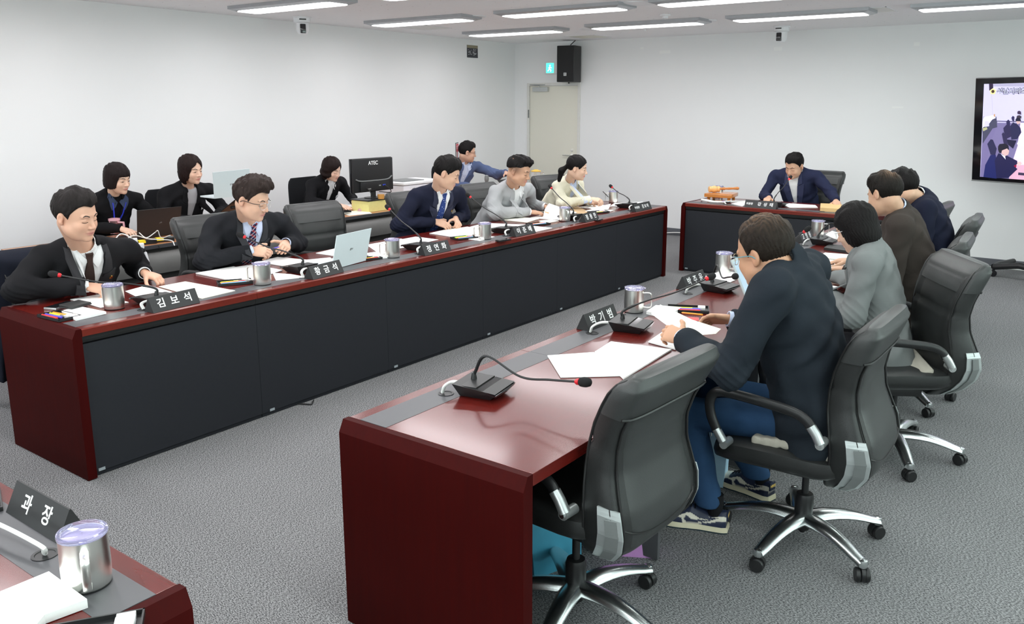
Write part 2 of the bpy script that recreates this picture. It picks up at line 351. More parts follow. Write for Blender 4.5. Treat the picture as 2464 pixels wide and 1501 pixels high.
# wall speaker, exit sign, photo
e=empty('wall_speaker',(-6.70,YW-.16,2.32),math.radians(8),'black loudspeaker hung high on the back wall right of the door','speaker')
MB().box(-.135,.135,-.12,.12,-.25,.25,.012).build('cabinet',K['blackp'],e,True)
MB().box(-.126,.126,-.128,-.118,-.238,.238,.004).build('grille',mat('speaker_grille',(.012,.012,.013),.7,bump=.5,bscale=1500),e)
MB().box(-.022,.022,-.131,-.1275,-.165,-.122).build('logo_plate',K['silver'],e)
text('logo_lettering','JBL',.022,K['blackp'],e,(0,-.1315,-.14),(math.pi/2,0,0),.0004)
MB().tube([(0,.05,.25),(0,.05,.27),(.06,.08,.33)],.006,6).tube([(0,.0,-.25),(0,0,-.27)],.012,8).tube([(0,.11,-.1),(0,.16,-.1)],.03,8).build('bracket',K['blackp'],e)
e=empty('exit_sign',(-7.10,YW,2.28),0,'small white emergency exit sign glowing green above the door','sign')
MB().box(-.115,.115,-.035,-.001,-.085,.085,.006).build('sign_case',K['white'],e)
MB().box(-.082,.055,-.037,-.034,-.07,.07,.002).build('sign_panel',mat('sign_green',(.05,.75,.5),.4,emit=(.1,.9,.6),estr=1.6),e)
mm=mat('sign_white',(1,1,1),.4,emit=(.75,1,.92),estr=2.5)
q=MB().lathe([(.012,0),(.012,.002)],12,(-.012,-.037,.035),Matrix.Rotation(math.pi/2,3,'X')); q.tube([(-.012,-.0385,.02),(-.018,-.0385,-.015),(.006,-.0385,-.03),(.0,-.0385,-.052)],.007,6).tube([(-.018,-.0385,-.012),(-.036,-.0385,-.03),(-.05,-.0385,-.045)],.007,6).tube([(-.012,-.0385,.012),(.018,-.0385,.0)],.005,6).tube([(-.014,-.0385,.012),(-.038,-.0385,.0)],.005,6)
q.build('running_figure',mm,e)
e=empty('wall_photo',(XW,9.385,2.485),0,'small photo print of a meeting stuck high on the left wall','photo')
MB().box(.001,.004,-.118,.118,-.085,.085).build('print',mat('photo_dark',(.05,.05,.06),.4,var=.8,scale=45),e)
MB().box(.004,.0046,-.118,.118,.045,.085).build('print_sky',mat('photo_tan',(.28,.25,.17),.5),e)
q=MB()
for i in range(26): y=random.uniform(-.10,.10); z=random.uniform(-.05,.03); s=random.uniform(.004,.010); q.box(.0042,.0048,y-s,y+s,z-s*.8,z+s*.8)
o=q.build('print_figures',mat('photo_pale',(.5,.5,.52),.5),e); o['kind']='stuff'
# tape marks on the back wall
K['tape']=mat('tape',(.86,.86,.85),.3,var=.01)
for i,(p,wd,hh,l) in enumerate([((1872,117),.10,.045,'below the ceiling camera'),((1600,125),.16,.04,'right of the loudspeaker'),((1545,116),.05,.03,'just right of the loudspeaker'),((2206,106),.06,.04,'high on the right side'),((2160,258),.12,.02,'at mid height on the right')]):
    q=at(*p,y=YW); tag(MB().box(q.x-wd/2,q.x+wd/2,YW-.0015,YW-.0004,q.z-hh/2,q.z+hh/2).build('tape_scrap',K['tape']),'scrap of pale tape left on the back wall '+l,'tape')
# cable along the back wall
tag(MB().tube(spline([(-5.2,YW-.05,.02),(-4.9,YW-.06,.05),(-4.6,YW-.12,.012),(-4.2,YW-.22,.008),(-3.6,YW-.3,.008),(-2.5,YW-.05,.008),(-1.0,YW-.045,.008),(.8,YW-.05,.008)],8),.008,6).build('floor_cable',K['cable'],None,True),'white cable running along the baseboard of the back wall','cable')
# ================================================================ conference tables
TZ=.74; D_=.755
def unit_meshes(m_top,m_edge,L,first,last):
    R={}
    x0=0 if not first else .045; x1=L if not last else L-.045
    g=.0008
    R['worktop']=(MB().box(x0+g,x1-g,.006,D_,.702,TZ,.0015),m_top)
    R['front_edge']=(MB().prism([(.0,.703),(.012,.700),(.012,TZ-.0002),(.006,TZ-.0002),(.0,TZ-.006)],x0+g,x1-g,0),m_edge)
    R['inlay_strip']=(MB().box((x0 if first else 0)+g,(x1 if last else L)-g,.053,.173,TZ-.002,TZ+.0009),K['strip'])
    a,b=(x0+.0 if first else g),(x1 if last else L-g)
    R['front_panel']=(MB().box(a,b,.022,.04,.024,.66).box(a+.002,b-.002,.03,.045,.004,.024),K['panel'])
    R['under_rail']=(MB().prism([(.014,.700),(.016,.682),(.024,.668),(.04,.66),(.05,.66),(.05,.700)],a,b,0),K['leather2'])
    R['tag_plate']=(MB().box(.05+(.012 if first else 0),.082+(.012 if first else 0),.0195,.0225,.024,.038),K['tagm'])
    R['leg_panel']=(MB().box(a+.01,a+.03,.05,D_-.06,.01,.70),K['strip'])
    if first: R['end_panel']=(MB().prism([(.0,.004),(.0,TZ-.041),(.0195,TZ),(.044,TZ),(.044,.004)],0,D_,1),K['maho_z'])
    if last: R['end_panel ']=(MB().prism([(L,.004),(L,TZ-.041),(L-.0195,TZ),(L-.044,TZ),(L-.044,.004)],0,D_,1),K['maho_z'])
    return R
def table_row(ox,oy,rz,n,L,labels,group,mt,me_,holes=.41,lastn=True):
    cache={}
    for i in range(n):
        f,l=i==0,(i==n-1 and lastn); key=(f,l)
        if key not in cache: cache[key]={k:b.mesh(k.strip(),m) for k,(b,m) in unit_meshes(mt,me_,L,f,l).items()}
        c,s=math.cos(rz),math.sin(rz)
        e=empty('conference_table',(ox+c*i*L,oy+s*i*L,0),rz,labels[i],'table',group)
        for k,me in cache[key].items(): link(k.strip(),me,None,e)
        if holes is not None:
            MB().lathe([(.029,TZ),(.029,TZ+.003),(.022,TZ+.003),(.021,TZ+.0012)],24,(holes,.115,0)).build('cable_grommet',K['blackp'],e,True)
    return
OR=['nearest the camera','second from the near end','third from the near end','fourth from the near end','fifth from the near end','at the far end']
K['strip_l']=K['strip']
table_row(-3.852,1.765,math.pi/2,6,1.0019,['left row table section '+s for s in ['nearest the camera with the mahogany end panel','second from the near end','with the white laptop on it','fourth from the near end','fifth from the near end','at the far end by the woman in cream']],'left row of mahogany tables',K['maho_x'],K['maho_edge'])
table_row(-2.026,7.745,-math.pi/2,6,1.0016,['right row table section '+s for s in ['farthest from the camera','fifth from the camera','fourth from the camera before the man in brown','third from the camera before the woman in grey','second from the camera before the man in sneakers','nearest the camera with glossy red end panel']],'right row of mahogany tables',K['maho_x'],K['maho_edge'],.60)
table_row(-3.8725,8.136,0,2,1.0,['head table section with the gavel block','head table section behind the seated backs, right half'],'head table sections',K['maho_x'],K['maho_edge'],.45)
table_row(-1.530,.885,math.pi,3,1.0,['table corner in the bottom left foreground with steel mug','foreground table section just left of the frame','foreground table section far left outside the frame'],'foreground mahogany tables',K['maho_x'],K['maho_edge'],.40)
# cables at the foot of the left table
tag(MB().tube(spline([at(735,970,z=.006)+Vector((-.03,-.03,0)),at(735,972,z=.006),at(750,972,z=.006),at(765,966,z=.006)+Vector((-.04,0,0))],6),.004,6).build('floor_cable',K['bcable'],None,True),'short loop of black cable peeking under the left table','cable')
# ================================================================ table top things
Z0=TZ+.0012
def nameplate(p0,p1,side,body,lab,small=None,size=.052):
    "p0,p1: base edge ends facing the room; side: unit vector away from that edge"
    p0,p1=Vector(p0),Vector(p1); ex=(p1-p0).normalized(); L=.27 if small is None else .33; c=(p0+p1)/2; side=Vector(side); side=(side-ex*side.dot(ex)).normalized()
    W_,H_=.074,.074
    e=empty('nameplate',(c+side*W_/2).to_tuple()[:2]+(Z0,),0,lab,'nameplate','black folded nameplates on the tables')
    R=Matrix((ex,side,Vector((0,0,1)))).transposed()
    e.rotation_euler=R.to_euler() if R.determinant()>0 else Matrix((-ex,side,Vector((0,0,1)))).transposed().to_euler()
    MB().prism([(-W_/2,0),(W_/2,0),(.002,H_),(-.002,H_)],-L/2,L/2,0).build('card',K['card'],e)
    ang=math.atan2(H_,W_/2-.002)
    for s in (-1,1):
        # frame on the slanted face: text x dir, up dir, normal
        up=Vector((0,-s*math.cos(ang),math.sin(ang))); nrm=Vector((0,s*math.sin(ang),math.cos(ang))); tx=up.cross(nrm)
        m3=Matrix((tx,up,nrm)).transposed(); base=Vector((0,s*(W_/2+.002)/2,H_/2))+nrm*.0004
        if small:
            text('lettering',body,size,K['letter'],e,base+tx*.05,mat3=m3,off=.0006)
            text('lettering',small,size*.62,K['letter'],e,base-tx*.115,mat3=m3,off=.0004)
        else: text('lettering',body,size,K['letter'],e,base,mat3=m3,off=.0008)
K['card']=mat('black_card',(.022,.023,.024),.5,var=.05)
Lp=[(372,754,480,729,'김  보  석','nameplate before the man in black suit and brown tie'),(752,674,830,654,'황  금  석','nameplate before the man with glasses and plaid tie'),
 (1024,616,1086,603,'정  연  화','nameplate between the white laptop and the blue-tie man'),(1240,571,1292,560,'이  준  배','nameplate before the man with blue dotted tie'),(1405,537,1447,526,'정  용  한','nameplate before the man in light grey blazer')]
for a,b,c,d,t,l in Lp: nameplate(at(a,b,z=TZ),at(c,d,z=TZ),(-1,0,0),t,l)
nameplate((-3.862,7.12,0),(-3.862,7.45,0),(-1,0,0),'김 보 미','wide nameplate before the woman in cream jacket at far end','부위원장',.042)
nameplate((-3.18,8.142,0),(-2.844,8.142,0),(0,1,0),'강  상  태','wide nameplate before the chairman in navy blazer','위원장',.042)
nameplate((-1.935,3.425,0),(-1.935,3.158,0),(-1,0,0),'박  기  범','nameplate on right row nearest the camera')
nameplate((-1.945,4.486,0),(-1.945,4.21,0),(-1,0,0),'박  주  윤','nameplate on right row second from the camera')
nameplate((-1.955,6.51,0),(-1.955,6.23,0),(-1,0,0),'고  병  용','small far nameplate beside the head of the man in sneakers')
nameplate((-2.225,.81,0),(-1.955,.81,0),(0,1,0),'과    장','large nameplate on the foreground corner table',None,.05)
# mugs
def mug_meshes():
    R={}
    R['cup']=(MB().lathe([(.001,.004),(.040,.004),(.045,.0),(.047,.004),(.049,.02),(.0495,.05),(.0485,.095),(.0485,.116),(.046,.116),(.046,.11),(.001,.11)],36,cap=False),K['steel'])
    R['base_ring']=(MB().lathe([(.0452,.0),(.0475,.0005),(.0478,.004),(.046,.005)],36),K['blackp'])
    R['lid']=(MB().lathe([(.001,.112),(.042,.112),(.046,.114),(.0495,.116),(.0505,.121),(.0495,.126),(.046,.127),(.044,.122),(.040,.120),(.001,.120)],36,cap=False).box(.045,.057,-.008,.008,.121,.1245,.002),K['lid'])
    R['handle']=(MB().tube(spline([(.046,0,.098),(.070,0,.099),(.084,0,.092),(.086,0,.06),(.084,0,.032),(.072,0,.024),(.046,0,.026)],5),.0085,8,flat=.35),K['steel'])
    return {k:b.mesh(k,m) for k,(b,m) in R.items()}
MUG=mug_meshes()
for m_ in MUG.values(): m_.shade_smooth(); m_.set_sharp_from_angle(angle=.8)
def mug(p,rz,lab):
    e=empty('travel_mug',(p[0],p[1],Z0),rz,lab,'mug','steel lidded mugs on the tables')
    for k,me in MUG.items(): link(k,me,None,e)
R_=math.radians
for p,rz,l in [((276,742),R_(185),'steel mug beside the hand of the man in black suit'),((632,684),R_(210),'steel mug on papers of the man with plaid tie'),((945,619),R_(235),'steel mug beside the white laptop'),
   ((1167,575),R_(235),'steel mug before the man with blue dotted tie'),((1359,532),R_(-35),'steel mug before the man in light grey blazer'),((1476,488),R_(200),'steel mug at the writing hand of the woman in cream'),
   ((1525,750),R_(25),'steel mug on right row beside the nearest nameplate'),((1740,655),R_(10),'steel mug before the face of the man in sneakers'),((1966,568),R_(25),'steel mug far along the right row by the grey-jacket woman'),
   ((212,1405),R_(-25),'large steel mug with clear lid on the foreground corner table')]:
    mug(at(*p,z=TZ),rz,l)
mug((-3.76,8.86),R_(170),'steel mug behind the gavel block on head table')
# microphones
mb=MB(); a,b=.085,.085
top=[(-a,-b*.95,.050),(a,-b*.95,.034),(a,b*.95,.034),(-a,b*.95,.050)]; bot=[(-a*.8,-b*.62,.0),(a*.62,-b*.62,.0),(a*.62,b*.62,.0),(-a*.8,b*.62,.0)]
mb.add(bot+top,[(3,2,1,0)]+[(i,(i+1)%4,4+(i+1)%4,4+i) for i in range(4)]+[(4,5,6,7)])
MIC={}
MIC['base']=mb.mesh('base',K['blackp'])
MIC['control_panel']=MB().add([(.012,-b*.9,.0425),(a*1.04,-b*.97,.030),(a*1.12,0,.026),(a*1.04,b*.97,.030),(.012,b*.9,.0425),(.012,-b*.9,.0395),(a*1.0,-b*.93,.022),(a*1.06,0,.019),(a*1.0,b*.93,.022),(.012,b*.9,.0395)],[(0,1,2,3,4),(9,8,7,6,5)]+[(i,(i+1)%5,5+(i+1)%5,5+i) for i in range(5)]).mesh('control_panel',K['blackg'])
MIC['plate']=MB().box(-a+.006,.008,-b*.88,b*.88,.041,.047,0).mesh('plate',K['blackp'])
MIC['button']=MB().lathe([(.008,.034),(.008,.037),(.001,.0375)],12,(.045,0,0)).mesh('button',K['silver'])
def mic(c,rz,tip,lab,lit=False,nb=(-.045,-.05),bend=.16,straight=False,cable=None):
    "c: base centre on table; rz: direction of the seat; tip: world point of the capsule"
    e=empty('gooseneck_microphone',(c[0],c[1],Z0),rz,lab,'microphone','black gooseneck microphones on the tables')
    for k,me in MIC.items(): link(k,me,None,e)
    Mi=(Matrix.Translation((c[0],c[1],Z0))@Matrix.Rotation(rz,4,'Z')).inverted(); t=Mi@Vector(tip)
    o=Vector((nb[0],nb[1],.048)); up=Vector((0,0,1))
    hor=(t-o); k=hor.length
    pts=[o,o+up*.03+hor*.02,o+up*min(.085,max(.05,(t.z-o.z)+.02))+hor*bend,o.lerp(t,.45)+up*.012,o.lerp(t,.72)+up*.004,t]
    if straight: pts=[o,o+up*.035+hor*.01,o.lerp(t,.28)+up*.03,o.lerp(t,.6)+up*.006,t]
    sp=spline(pts,8); n=len(sp); rad=[.0062 if i<n*.38 else .0042 for i in range(n)]
    MB().tube(sp,rad,8).lathe([(.012,-.006),(.011,.004),(.007,.022)],12,o).build('gooseneck',K['blackp'],e,True)
    d=(t-Vector(sp[-4])).normalized(); R=d.to_track_quat('Z','Y').to_matrix()
    MB().lathe([(.007,-.028),(.0105,-.022),(.0112,-.014),(.009,-.012)],14,t,R).build('ring',K['redlit' if lit else 'red'],e,True)
    MB().lathe([(.009,-.014),(.0150,-.008),(.0170,.004),(.0168,.016),(.0130,.028),(.006,.033),(.001,.034)],16,t,R).build('foam_windscreen',mat('foam',(.012,.012,.013),.95,bump=.8,bscale=1500),e,True)
    if cable:
        q=Mi@Vector((cable[0],cable[1],Z0)); w=MB()
        for s in (-.006,.007):
            w.tube(spline([(-.06,s-.01,.025),(q.x*.55-.03,q.y*.55+s,.040),(q.x+.012*(1 if q.x<0 else -1),q.y+s*.6,.032),(q.x,q.y+s*.5,.004)],7),.0052,7)
        w.build('cable',K['cable'],e,True)
S0=R_(180)
ML=[((-4.06,2.285),(133,660),-4.33,'microphone bending left across the man in black suit'),((-4.125,3.28),(582,567),-4.42,'microphone before the man with glasses and plaid tie'),
    ((-4.10,4.31),(934,500),-4.42,'microphone beside the white laptop'),((-4.10,5.31),(1128,471),-4.42,'microphone before the man with blue dotted tie'),
    ((-4.10,6.31),(1325,450),-4.42,'microphone before the man in light grey blazer'),((-4.12,7.38),(1471,449),-4.36,'microphone before the woman in cream jacket')]
HO=[2.176,3.178,4.18,5.182,6.184,7.186]
for (c,px,xx,l),hy in zip(ML,HO): mic(c,S0,at(*px,x=xx),l,nb=(-.035,.0),bend=.10,straight=True,cable=(-3.965,hy))
mic((-1.80,2.215),R_(12),at(1402,919,x=-1.40),'microphone on the near end of right row before the empty chair',nb=(-.045,.012),bend=.13,cable=(-1.922,2.13))
mic((-1.795,3.29),R_(12),at(1708,667,x=-1.60),'microphone with long neck before the man in sneakers',nb=(-.045,.012),bend=.12,straight=True,cable=(-1.922,3.14))
mic((-1.80,4.31),R_(-5),at(1768,665,x=-1.56),'microphone before the chin of the man in sneakers',nb=(-.045,0),bend=.2,cable=(-1.922,4.14))
mic((-1.80,5.30),R_(0),at(1941,553,x=-1.66),'microphone seen behind the head of the man in sneakers',nb=(-.045,.012),bend=.10,straight=True,cable=(-1.922,5.14))
mic((-1.81,6.27),R_(0),(-1.50,6.55,.90),'far microphone beside the steel mug and grey-jacket woman',nb=(-.045,.0),bend=.2,cable=(-1.922,6.14))
mic((-2.92,8.40),R_(90),at(1901,428,y=8.62),'microphone with lit red ring at the chairman mouth',lit=True,nb=(-.03,.03),bend=.1,straight=True,cable=(-3.42,8.25))
mic((-2.42,.62),R_(-90),(-2.3,.3,.98),'microphone on the foreground table left of the frame',nb=(-.04,0),bend=.2,cable=(-1.93,.77))
# papers
def quad(name,px,z,th,m,lab,cat,group,lines=0,zz=None,parent=None):
    P=[at(u,v,z=z) for u,v in px]; c=sum(P,Vector())/len(P)
    a=sum((P[i].x-c.x)*(P[(i+1)%len(P)].y-c.y)-(P[(i+1)%len(P)].x-c.x)*(P[i].y-c.y) for i in range(len(P)))
    if a<0: P=P[::-1]
    mb=MB(); mb.prism([(p.x-c.x,p.y-c.y) for p in P],0,th)
    if lines and len(P)==4:
        e=empty(name,(c.x,c.y,z),0,lab,cat,group); mb.build('sheets',m,e)
        w=MB(); Q=[p-c for p in P]; 
        e1=(Q[1]-Q[0]); e2=(Q[3]-Q[0])
        if e1.length>e2.length: Q=Q[1:]+Q[:1]; e1=(Q[1]-Q[0]); e2=(Q[3]-Q[0])
        d=e1.normalized(); nn=Vector((-d.y,d.x,0))
        for k in range(lines):
            t=.12+.76*k/max(1,lines-1); l0=.1; l1=.55+.35*random.random()
            A=Q[0].lerp(Q[3],t).lerp(Q[1].lerp(Q[2],t),l0); B=Q[0].lerp(Q[3],t).lerp(Q[1].lerp(Q[2],t),l1)
            h=.0012; w.add([(A-nn*h)[:2]+(th+.0003,),(B-nn*h)[:2]+(th+.0003,),(B+nn*h)[:2]+(th+.0003,),(A+nn*h)[:2]+(th+.0003,)],[(0,1,2,3)])
        o=w.build('printed_lines',K['ink'],e); o['kind']='stuff'; return e
    o=mb.build(name,m); o.location=(c.x,c.y,z); return tag(o,lab,cat,group)
PG='papers spread on the tables'
pap=[
([(169,721),(240,709),(310,728),(243,741)],.003,'paper','sheets under the right hand of the man in black suit',0),
([(148,753),(192,742),(256,755),(183,772)],.012,'paper','small white notepad under the black wallet at near corner',0),
([(301,701),(356,686),(414,703),(340,720)],.002,'paper','sheet half under the nearest left microphone',5),
([(382,690),(446,678),(566,700),(486,719)],.003,'cream','wide open sheets right of the first nameplate',8),
([(471,659),(562,643),(648,662),(585,682)],.007,'paper','thick paper stack left of the mug by the plaid-tie man',7),
([(555,645),(610,637),(680,651),(645,662)],.004,'paper','sheets behind the mug of the plaid-tie man',0),
([(656,657),(700,660),(738,667),(664,675)],.002,'paper','sheet right of the mug of the plaid-tie man',0),
([(622,632),(668,620),(750,628),(716,646)],.006,'paper','paper stack under the microphone of the plaid-tie man',5),
([(716,628),(795,620),(806,633),(750,645)],.003,'paper','sheets left behind the white laptop',0),
([(760,610),(806,599),(840,606),(800,616)],.004,'paper','sheet edge showing left of the white laptop',0),
([(882,590),(965,575),(1010,590),(908,608)],.004,'paper','sheets just right of the white laptop',5),
([(958,578),(1000,570),(1055,577),(1000,589)],.003,'paper','sheets beyond the mug by the laptop seat',0),
([(880,612),(925,606),(932,621),(897,625)],.009,'paper','notepad squeezed between the laptop and the mug',0),
([(1033,562),(1076,552),(1142,564),(1104,573)],.004,'paper','sheets before the hands of the blue-tie man',4),
([(1078,553),(1125,546),(1185,560),(1150,567)],.004,'cream','open booklet left of the mug of the blue-tie man',0),
([(1110,573),(1150,566),(1190,570),(1155,580)],.003,'paper','sheet under the pen tray of the blue-tie man',0),
([(1125,548),(1166,537),(1264,541),(1212,556)],.003,'paper','wide sheets between the blue-tie man and the grey blazer',5),
([(1199,529),(1233,522),(1297,527),(1268,536)],.006,'cream','paper stack before the grey blazer sleeve',4),
([(1276,524),(1310,516),(1383,520),(1336,530)],.004,'paper','sheets under the pencil hand of the grey-blazer man',0),
([(1235,547),(1282,544),(1329,549),(1290,558)],.003,'paper','sheets behind the fourth nameplate',4),
([(1296,532),(1325,529),(1345,532),(1318,537)],.004,'cream','cream pad beside the pen tray of the grey-blazer man',0),
([(1391,499),(1440,493),(1470,496),(1455,505)],.004,'paper','sheets below the left hand of the woman in cream',0),
([(1408,509),(1432,503),(1476,507),(1458,512)],.008,'paper','white notepad behind the fifth nameplate',0),
([(1478,489),(1548,486),(1522,497),(1468,497)],.003,'paper','sheets around the far microphone of the woman in cream',4),
([(1760,491),(1790,485),(1800,490),(1787,497)],.008,'paper','white pad with orange edge left of the chairman nameplate',0),
([(1815,484),(1868,487),(1868,492),(1810,491)],.004,'cream','sheets behind the chairman nameplate',0),
([(1868,488),(1962,494),(1968,500),(1900,500)],.004,'paper','big sheets right of the chairman nameplate',0),
([(1317,857),(1429,849),(1506,905),(1349,909)],.004,'paper','white folder on the near end of right row',0),
([(1431,849),(1470,824),(1616,843),(1500,913)],.006,'paper','open booklet partly behind the nearest black chair',6),
([(1560,824),(1598,798),(1650,815),(1625,842)],.006,'paper','printed booklet under the left hand of sneakers man',6),
([(1555,756),(1578,741),(1640,746),(1606,768)],.016,'paper','white notebook behind the held sheets',0),
([(1690,668),(1745,650),(1790,665),(1735,690)],.004,'paper','sheets near the second steel mug of right row',0),
([(1880,608),(1958,611),(1968,619),(1938,625),(1880,616)],.018,'paper','thick white pad right of the head of sneakers man',0),
([(1965,621),(1985,610),(2062,616),(2054,630)],.008,'cream','cream booklet above the open report',6),
([(1895,628),(1965,623),(2052,633),(2033,651),(1942,662)],.006,'paper','open report before the woman in grey jacket',0),
([(1966,683),(2018,690),(2000,703),(1975,700)],.003,'paper','sheet at the table edge below the open report',0),
([(1986,566),(2002,557),(2030,565),(2012,577)],.006,'paper','small notebook beyond the far microphone base',0),
([(-60,1470),(120,1394),(212,1462),(110,1500),(60,1560)],.020,'paper','white clipboard sheet on the foreground corner table',0)]
for i,(px,th,m,l,ln) in enumerate(pap): quad('paper_stack',px,Z0+.0002+(i%3)*.0004,th,K[m],l,'paper',PG,ln)
K['tan']=mat('tan_envelope',(.50,.34,.19),.7); K['tanbook']=mat('tan_folder',(.72,.48,.22),.6)
quad('envelope',[(1368,500),(1392,497),(1416,510),(1392,519)],Z0,.002,K['tan'],'tan envelope between the grey blazer and the woman in cream','envelope',None)
quad('folder',[(1974,497),(2025,499),(2022,511),(1973,508)],Z0,.035,K['tanbook'],'tan folder box at the chairman left hand','folder',None)
quad('black_book',[(1982,601),(1996,593),(2044,597),(2042,610)],Z0,.018,K['leather2'],'black book at the chin of the grey-jacket woman','book',None)
quad('black_folder',[(1942,664),(2033,652),(2048,664),(2000,674)],Z0-.0008,.012,K['leather2'],'black folder under the open report','folder',None)
# sheet held by the man with sneakers
hp=[at(u,v,z=z) for u,v,z in [(1588,732,.90),(1666,769,.885),(1735,791,.865),(1722,803,.855),(1658,808,.85),(1589,750,.875)]]
def sheet3(name,P,m,lab,cat,th=.0016,parent=None):
    n=(P[1]-P[0]).cross(P[-1]-P[0]).normalized(); k=len(P)
    V=list(P)+[p+n*th for p in P]; o=MB().add(V,[tuple(range(k)),tuple(range(k,2*k))[::-1]]+[(i,(i+1)%k,k+(i+1)%k,k+i) for i in range(k)]).build(name,m,parent)
    return tag(o,lab,cat) if lab else o
sheet3('held_document',hp,K['cream'],'cream document held up by the man in sneakers','paper')
hp2=[p+Vector((-.012,-.012,-.010)) for p in [hp[0]+Vector((-.012,-.0,0)),hp[1],hp[4],hp[5]+Vector((-.02,-.01,0))]]
sheet3('held_document',hp2,K['paper'],'white document under the cream one held by sneakers man','paper')
g=[at(1311,503,z=.80),at(1321,489,z=.83),at(1388,511,z=.765),at(1345,529,z=.748),at(1306,525,z=.748)]
sheet3('lifted_page',g,K['paper'],'white page lifted by the left hand of the grey-blazer man','paper')
g=[at(1415,499,z=.76),at(1440,497,z=.775),at(1470,490,z=.80),at(1464,503,z=.765),at(1430,506,z=.75)]
sheet3('lifted_page',g,K['paper'],'curling page under the fingers of the woman in cream','paper')
# pen trays with pens
COLS={'red':(.75,.03,.03),'blue':(.10,.08,.65),'yellow':(.85,.85,.05),'orange':(.9,.35,.03),'cyan':(.15,.5,.8),'pink':(.85,.15,.35),'green':(.3,.7,.1),'black':(.02,.02,.02)}
for k,v in COLS.items(): K['pen_'+k]=mat(k+'_pen',v,.3,var=.03)
K['clear']=mat('clear_eraser_box',(.62,.60,.58),.25,var=.1)
def tray(c,rz,where,pens,sc=1):
    e=empty('pen_tray',(c[0],c[1],Z0+.0005),rz,'black pen tray '+where,'tray','black pen trays on the tables'); L,W=.095*sc,.055*sc
    MB().box(-L,L,-W,W,0,.004,.001).box(-L,L,-W,-W+.004,.004,.014).box(-L,L,W-.004,W,.004,.014).box(-L,-L+.004,-W,W,.004,.014).box(L-.004,L,-W,W,.004,.014).build('tray_shell',K['blackp'],e)
    cth,sth=math.cos(rz),math.sin(rz)
    for i,p in enumerate(pens):
        yy=-W+.014*sc+i*.019*sc; x0=-.01*sc
        X=c[0]+cth*x0-sth*yy; Y=c[1]+sth*x0+cth*yy
        q=empty('pen' if p not in('yellow','orange') else 'highlighter',(X,Y,Z0+.0112),rz+.05*(i%2),p+(' pen' if p not in('yellow','orange') else ' highlighter')+' in the tray '+where,'pen','pens lying in the trays')
        MB().lathe([(.002,-.07*sc),(.0055,-.062*sc),(.006,.035*sc)],10,(0,0,0),Matrix.Rotation(math.pi/2,3,'Y')).build('barrel',K['pen_'+p],q,True)
        MB().lathe([(.0066,.03*sc),(.0066,.062*sc),(.004,.066*sc)],10,(0,0,0),Matrix.Rotation(math.pi/2,3,'Y')).build('cap',K['pen_'+p] if p!='yellow' else K['greyp'],q,True)
    q=empty('eraser',(c[0]+cth*.062*sc-sth*.02,c[1]+sth*.062*sc+cth*.02,Z0+.005),rz,'white eraser in the tray '+where,'eraser','erasers in the pen trays')
    MB().box(-.018,.018,-.026*sc,.026*sc,0,.013,.002).build('rubber',K['clear'],q); MB().box(-.0185,.0185,-.012,.012,-.0001,.0135,.0005).build('sleeve',K['white'],q)
tc=at(143,764,z=TZ); tray(tc,R_(4),'at the near corner of the left row',['red','blue','yellow','orange'])
tc=at(565,682,z=TZ); tray(tc,R_(62),'before the mug of the plaid-tie man',['cyan','red','yellow'])
tc=at(893,624,z=TZ); tray(tc,R_(70),'beside the white laptop',['red','yellow'],.7)
tc=at(1117,574,z=TZ); tray(tc,R_(72),'before the man with blue dotted tie',['cyan','red','yellow','green'])
tc=at(1295,541,z=TZ); tray(tc,R_(70),'before the grey-blazer man',['cyan','pink','orange'])
tc=at(1440,512,z=TZ); tray(tc,R_(70),'before the woman in cream',['yellow','pink'])
tc=at(1737,487,z=TZ); tray(tc,R_(5),'beside the gavel block',['blue','yellow','pink'])
tc=at(1655,747,z=TZ); tray(tc,R_(25),'behind the held document',['red','blue','yellow'],1.1)
tc=at(1930,612,z=TZ+.01)+Vector((0,.08,0)); tray(tc,R_(30),'beyond the thick white pad on the right row',['blue','yellow'])
tc=at(215,1540,z=TZ); tray(tc,R_(55),'on the foreground corner table',[],1.0)
# pencils / wallets / phones
def phone(c,rz,L,W,h,lab,m='blackg',case='silver',name='phone'):
    e=empty(name,(c[0],c[1],Z0),rz,lab,'phone'); MB().box(-L/2,L/2,-W/2,W/2,0,h,.003).build('body',K[case],e,True); MB().box(-L/2+.004,L/2-.004,-W/2+.004,W/2-.004,h,h+.0008,.0003).build('screen',K[m],e)
phone(at(148,738,z=TZ),R_(112),.15,.075,.011,'grey-edged phone at the near corner of the left row')
e=empty('wallet',at(182,743,z=TZ).to_tuple()[:2]+(Z0+.013,),R_(105),'black folded wallet beside the grey-edged phone','wallet')
MB().box(-.06,.06,-.045,.045,0,.007,.003).build('cover',K['leather'],e,True); MB().box(-.058,.058,-.043,.043,.0085,.0155,.003,Matrix.Rotation(.06,3,'X')).build('cover',K['leather'],e,True)
phone(at(1262,574,z=TZ)+Vector((-.06,-.19,0)),R_(80),.12,.05,.012,'small black flip phone before the fourth nameplate',case='blackp')
phone(at(1443,532,z=TZ)+Vector((-.03,.03,0)),R_(90),.09,.04,.010,'black key fob by the fifth nameplate',case='blackp',name='key_fob')
phone(at(1487,765,z=TZ),R_(80),.075,.04,.016,'small black recorder beside the nearest right nameplate',case='blackp',name='voice_recorder')
phone(at(1648,763,z=TZ+.02)+Vector((0,0,0)),R_(25),.14,.07,.012,'red-screened phone behind the held document',m='pen_red',case='blackp')
phone((-2.32,.80),R_(-20),.15,.075,.012,'dark phone beside the foreground nameplate',case='blackp')
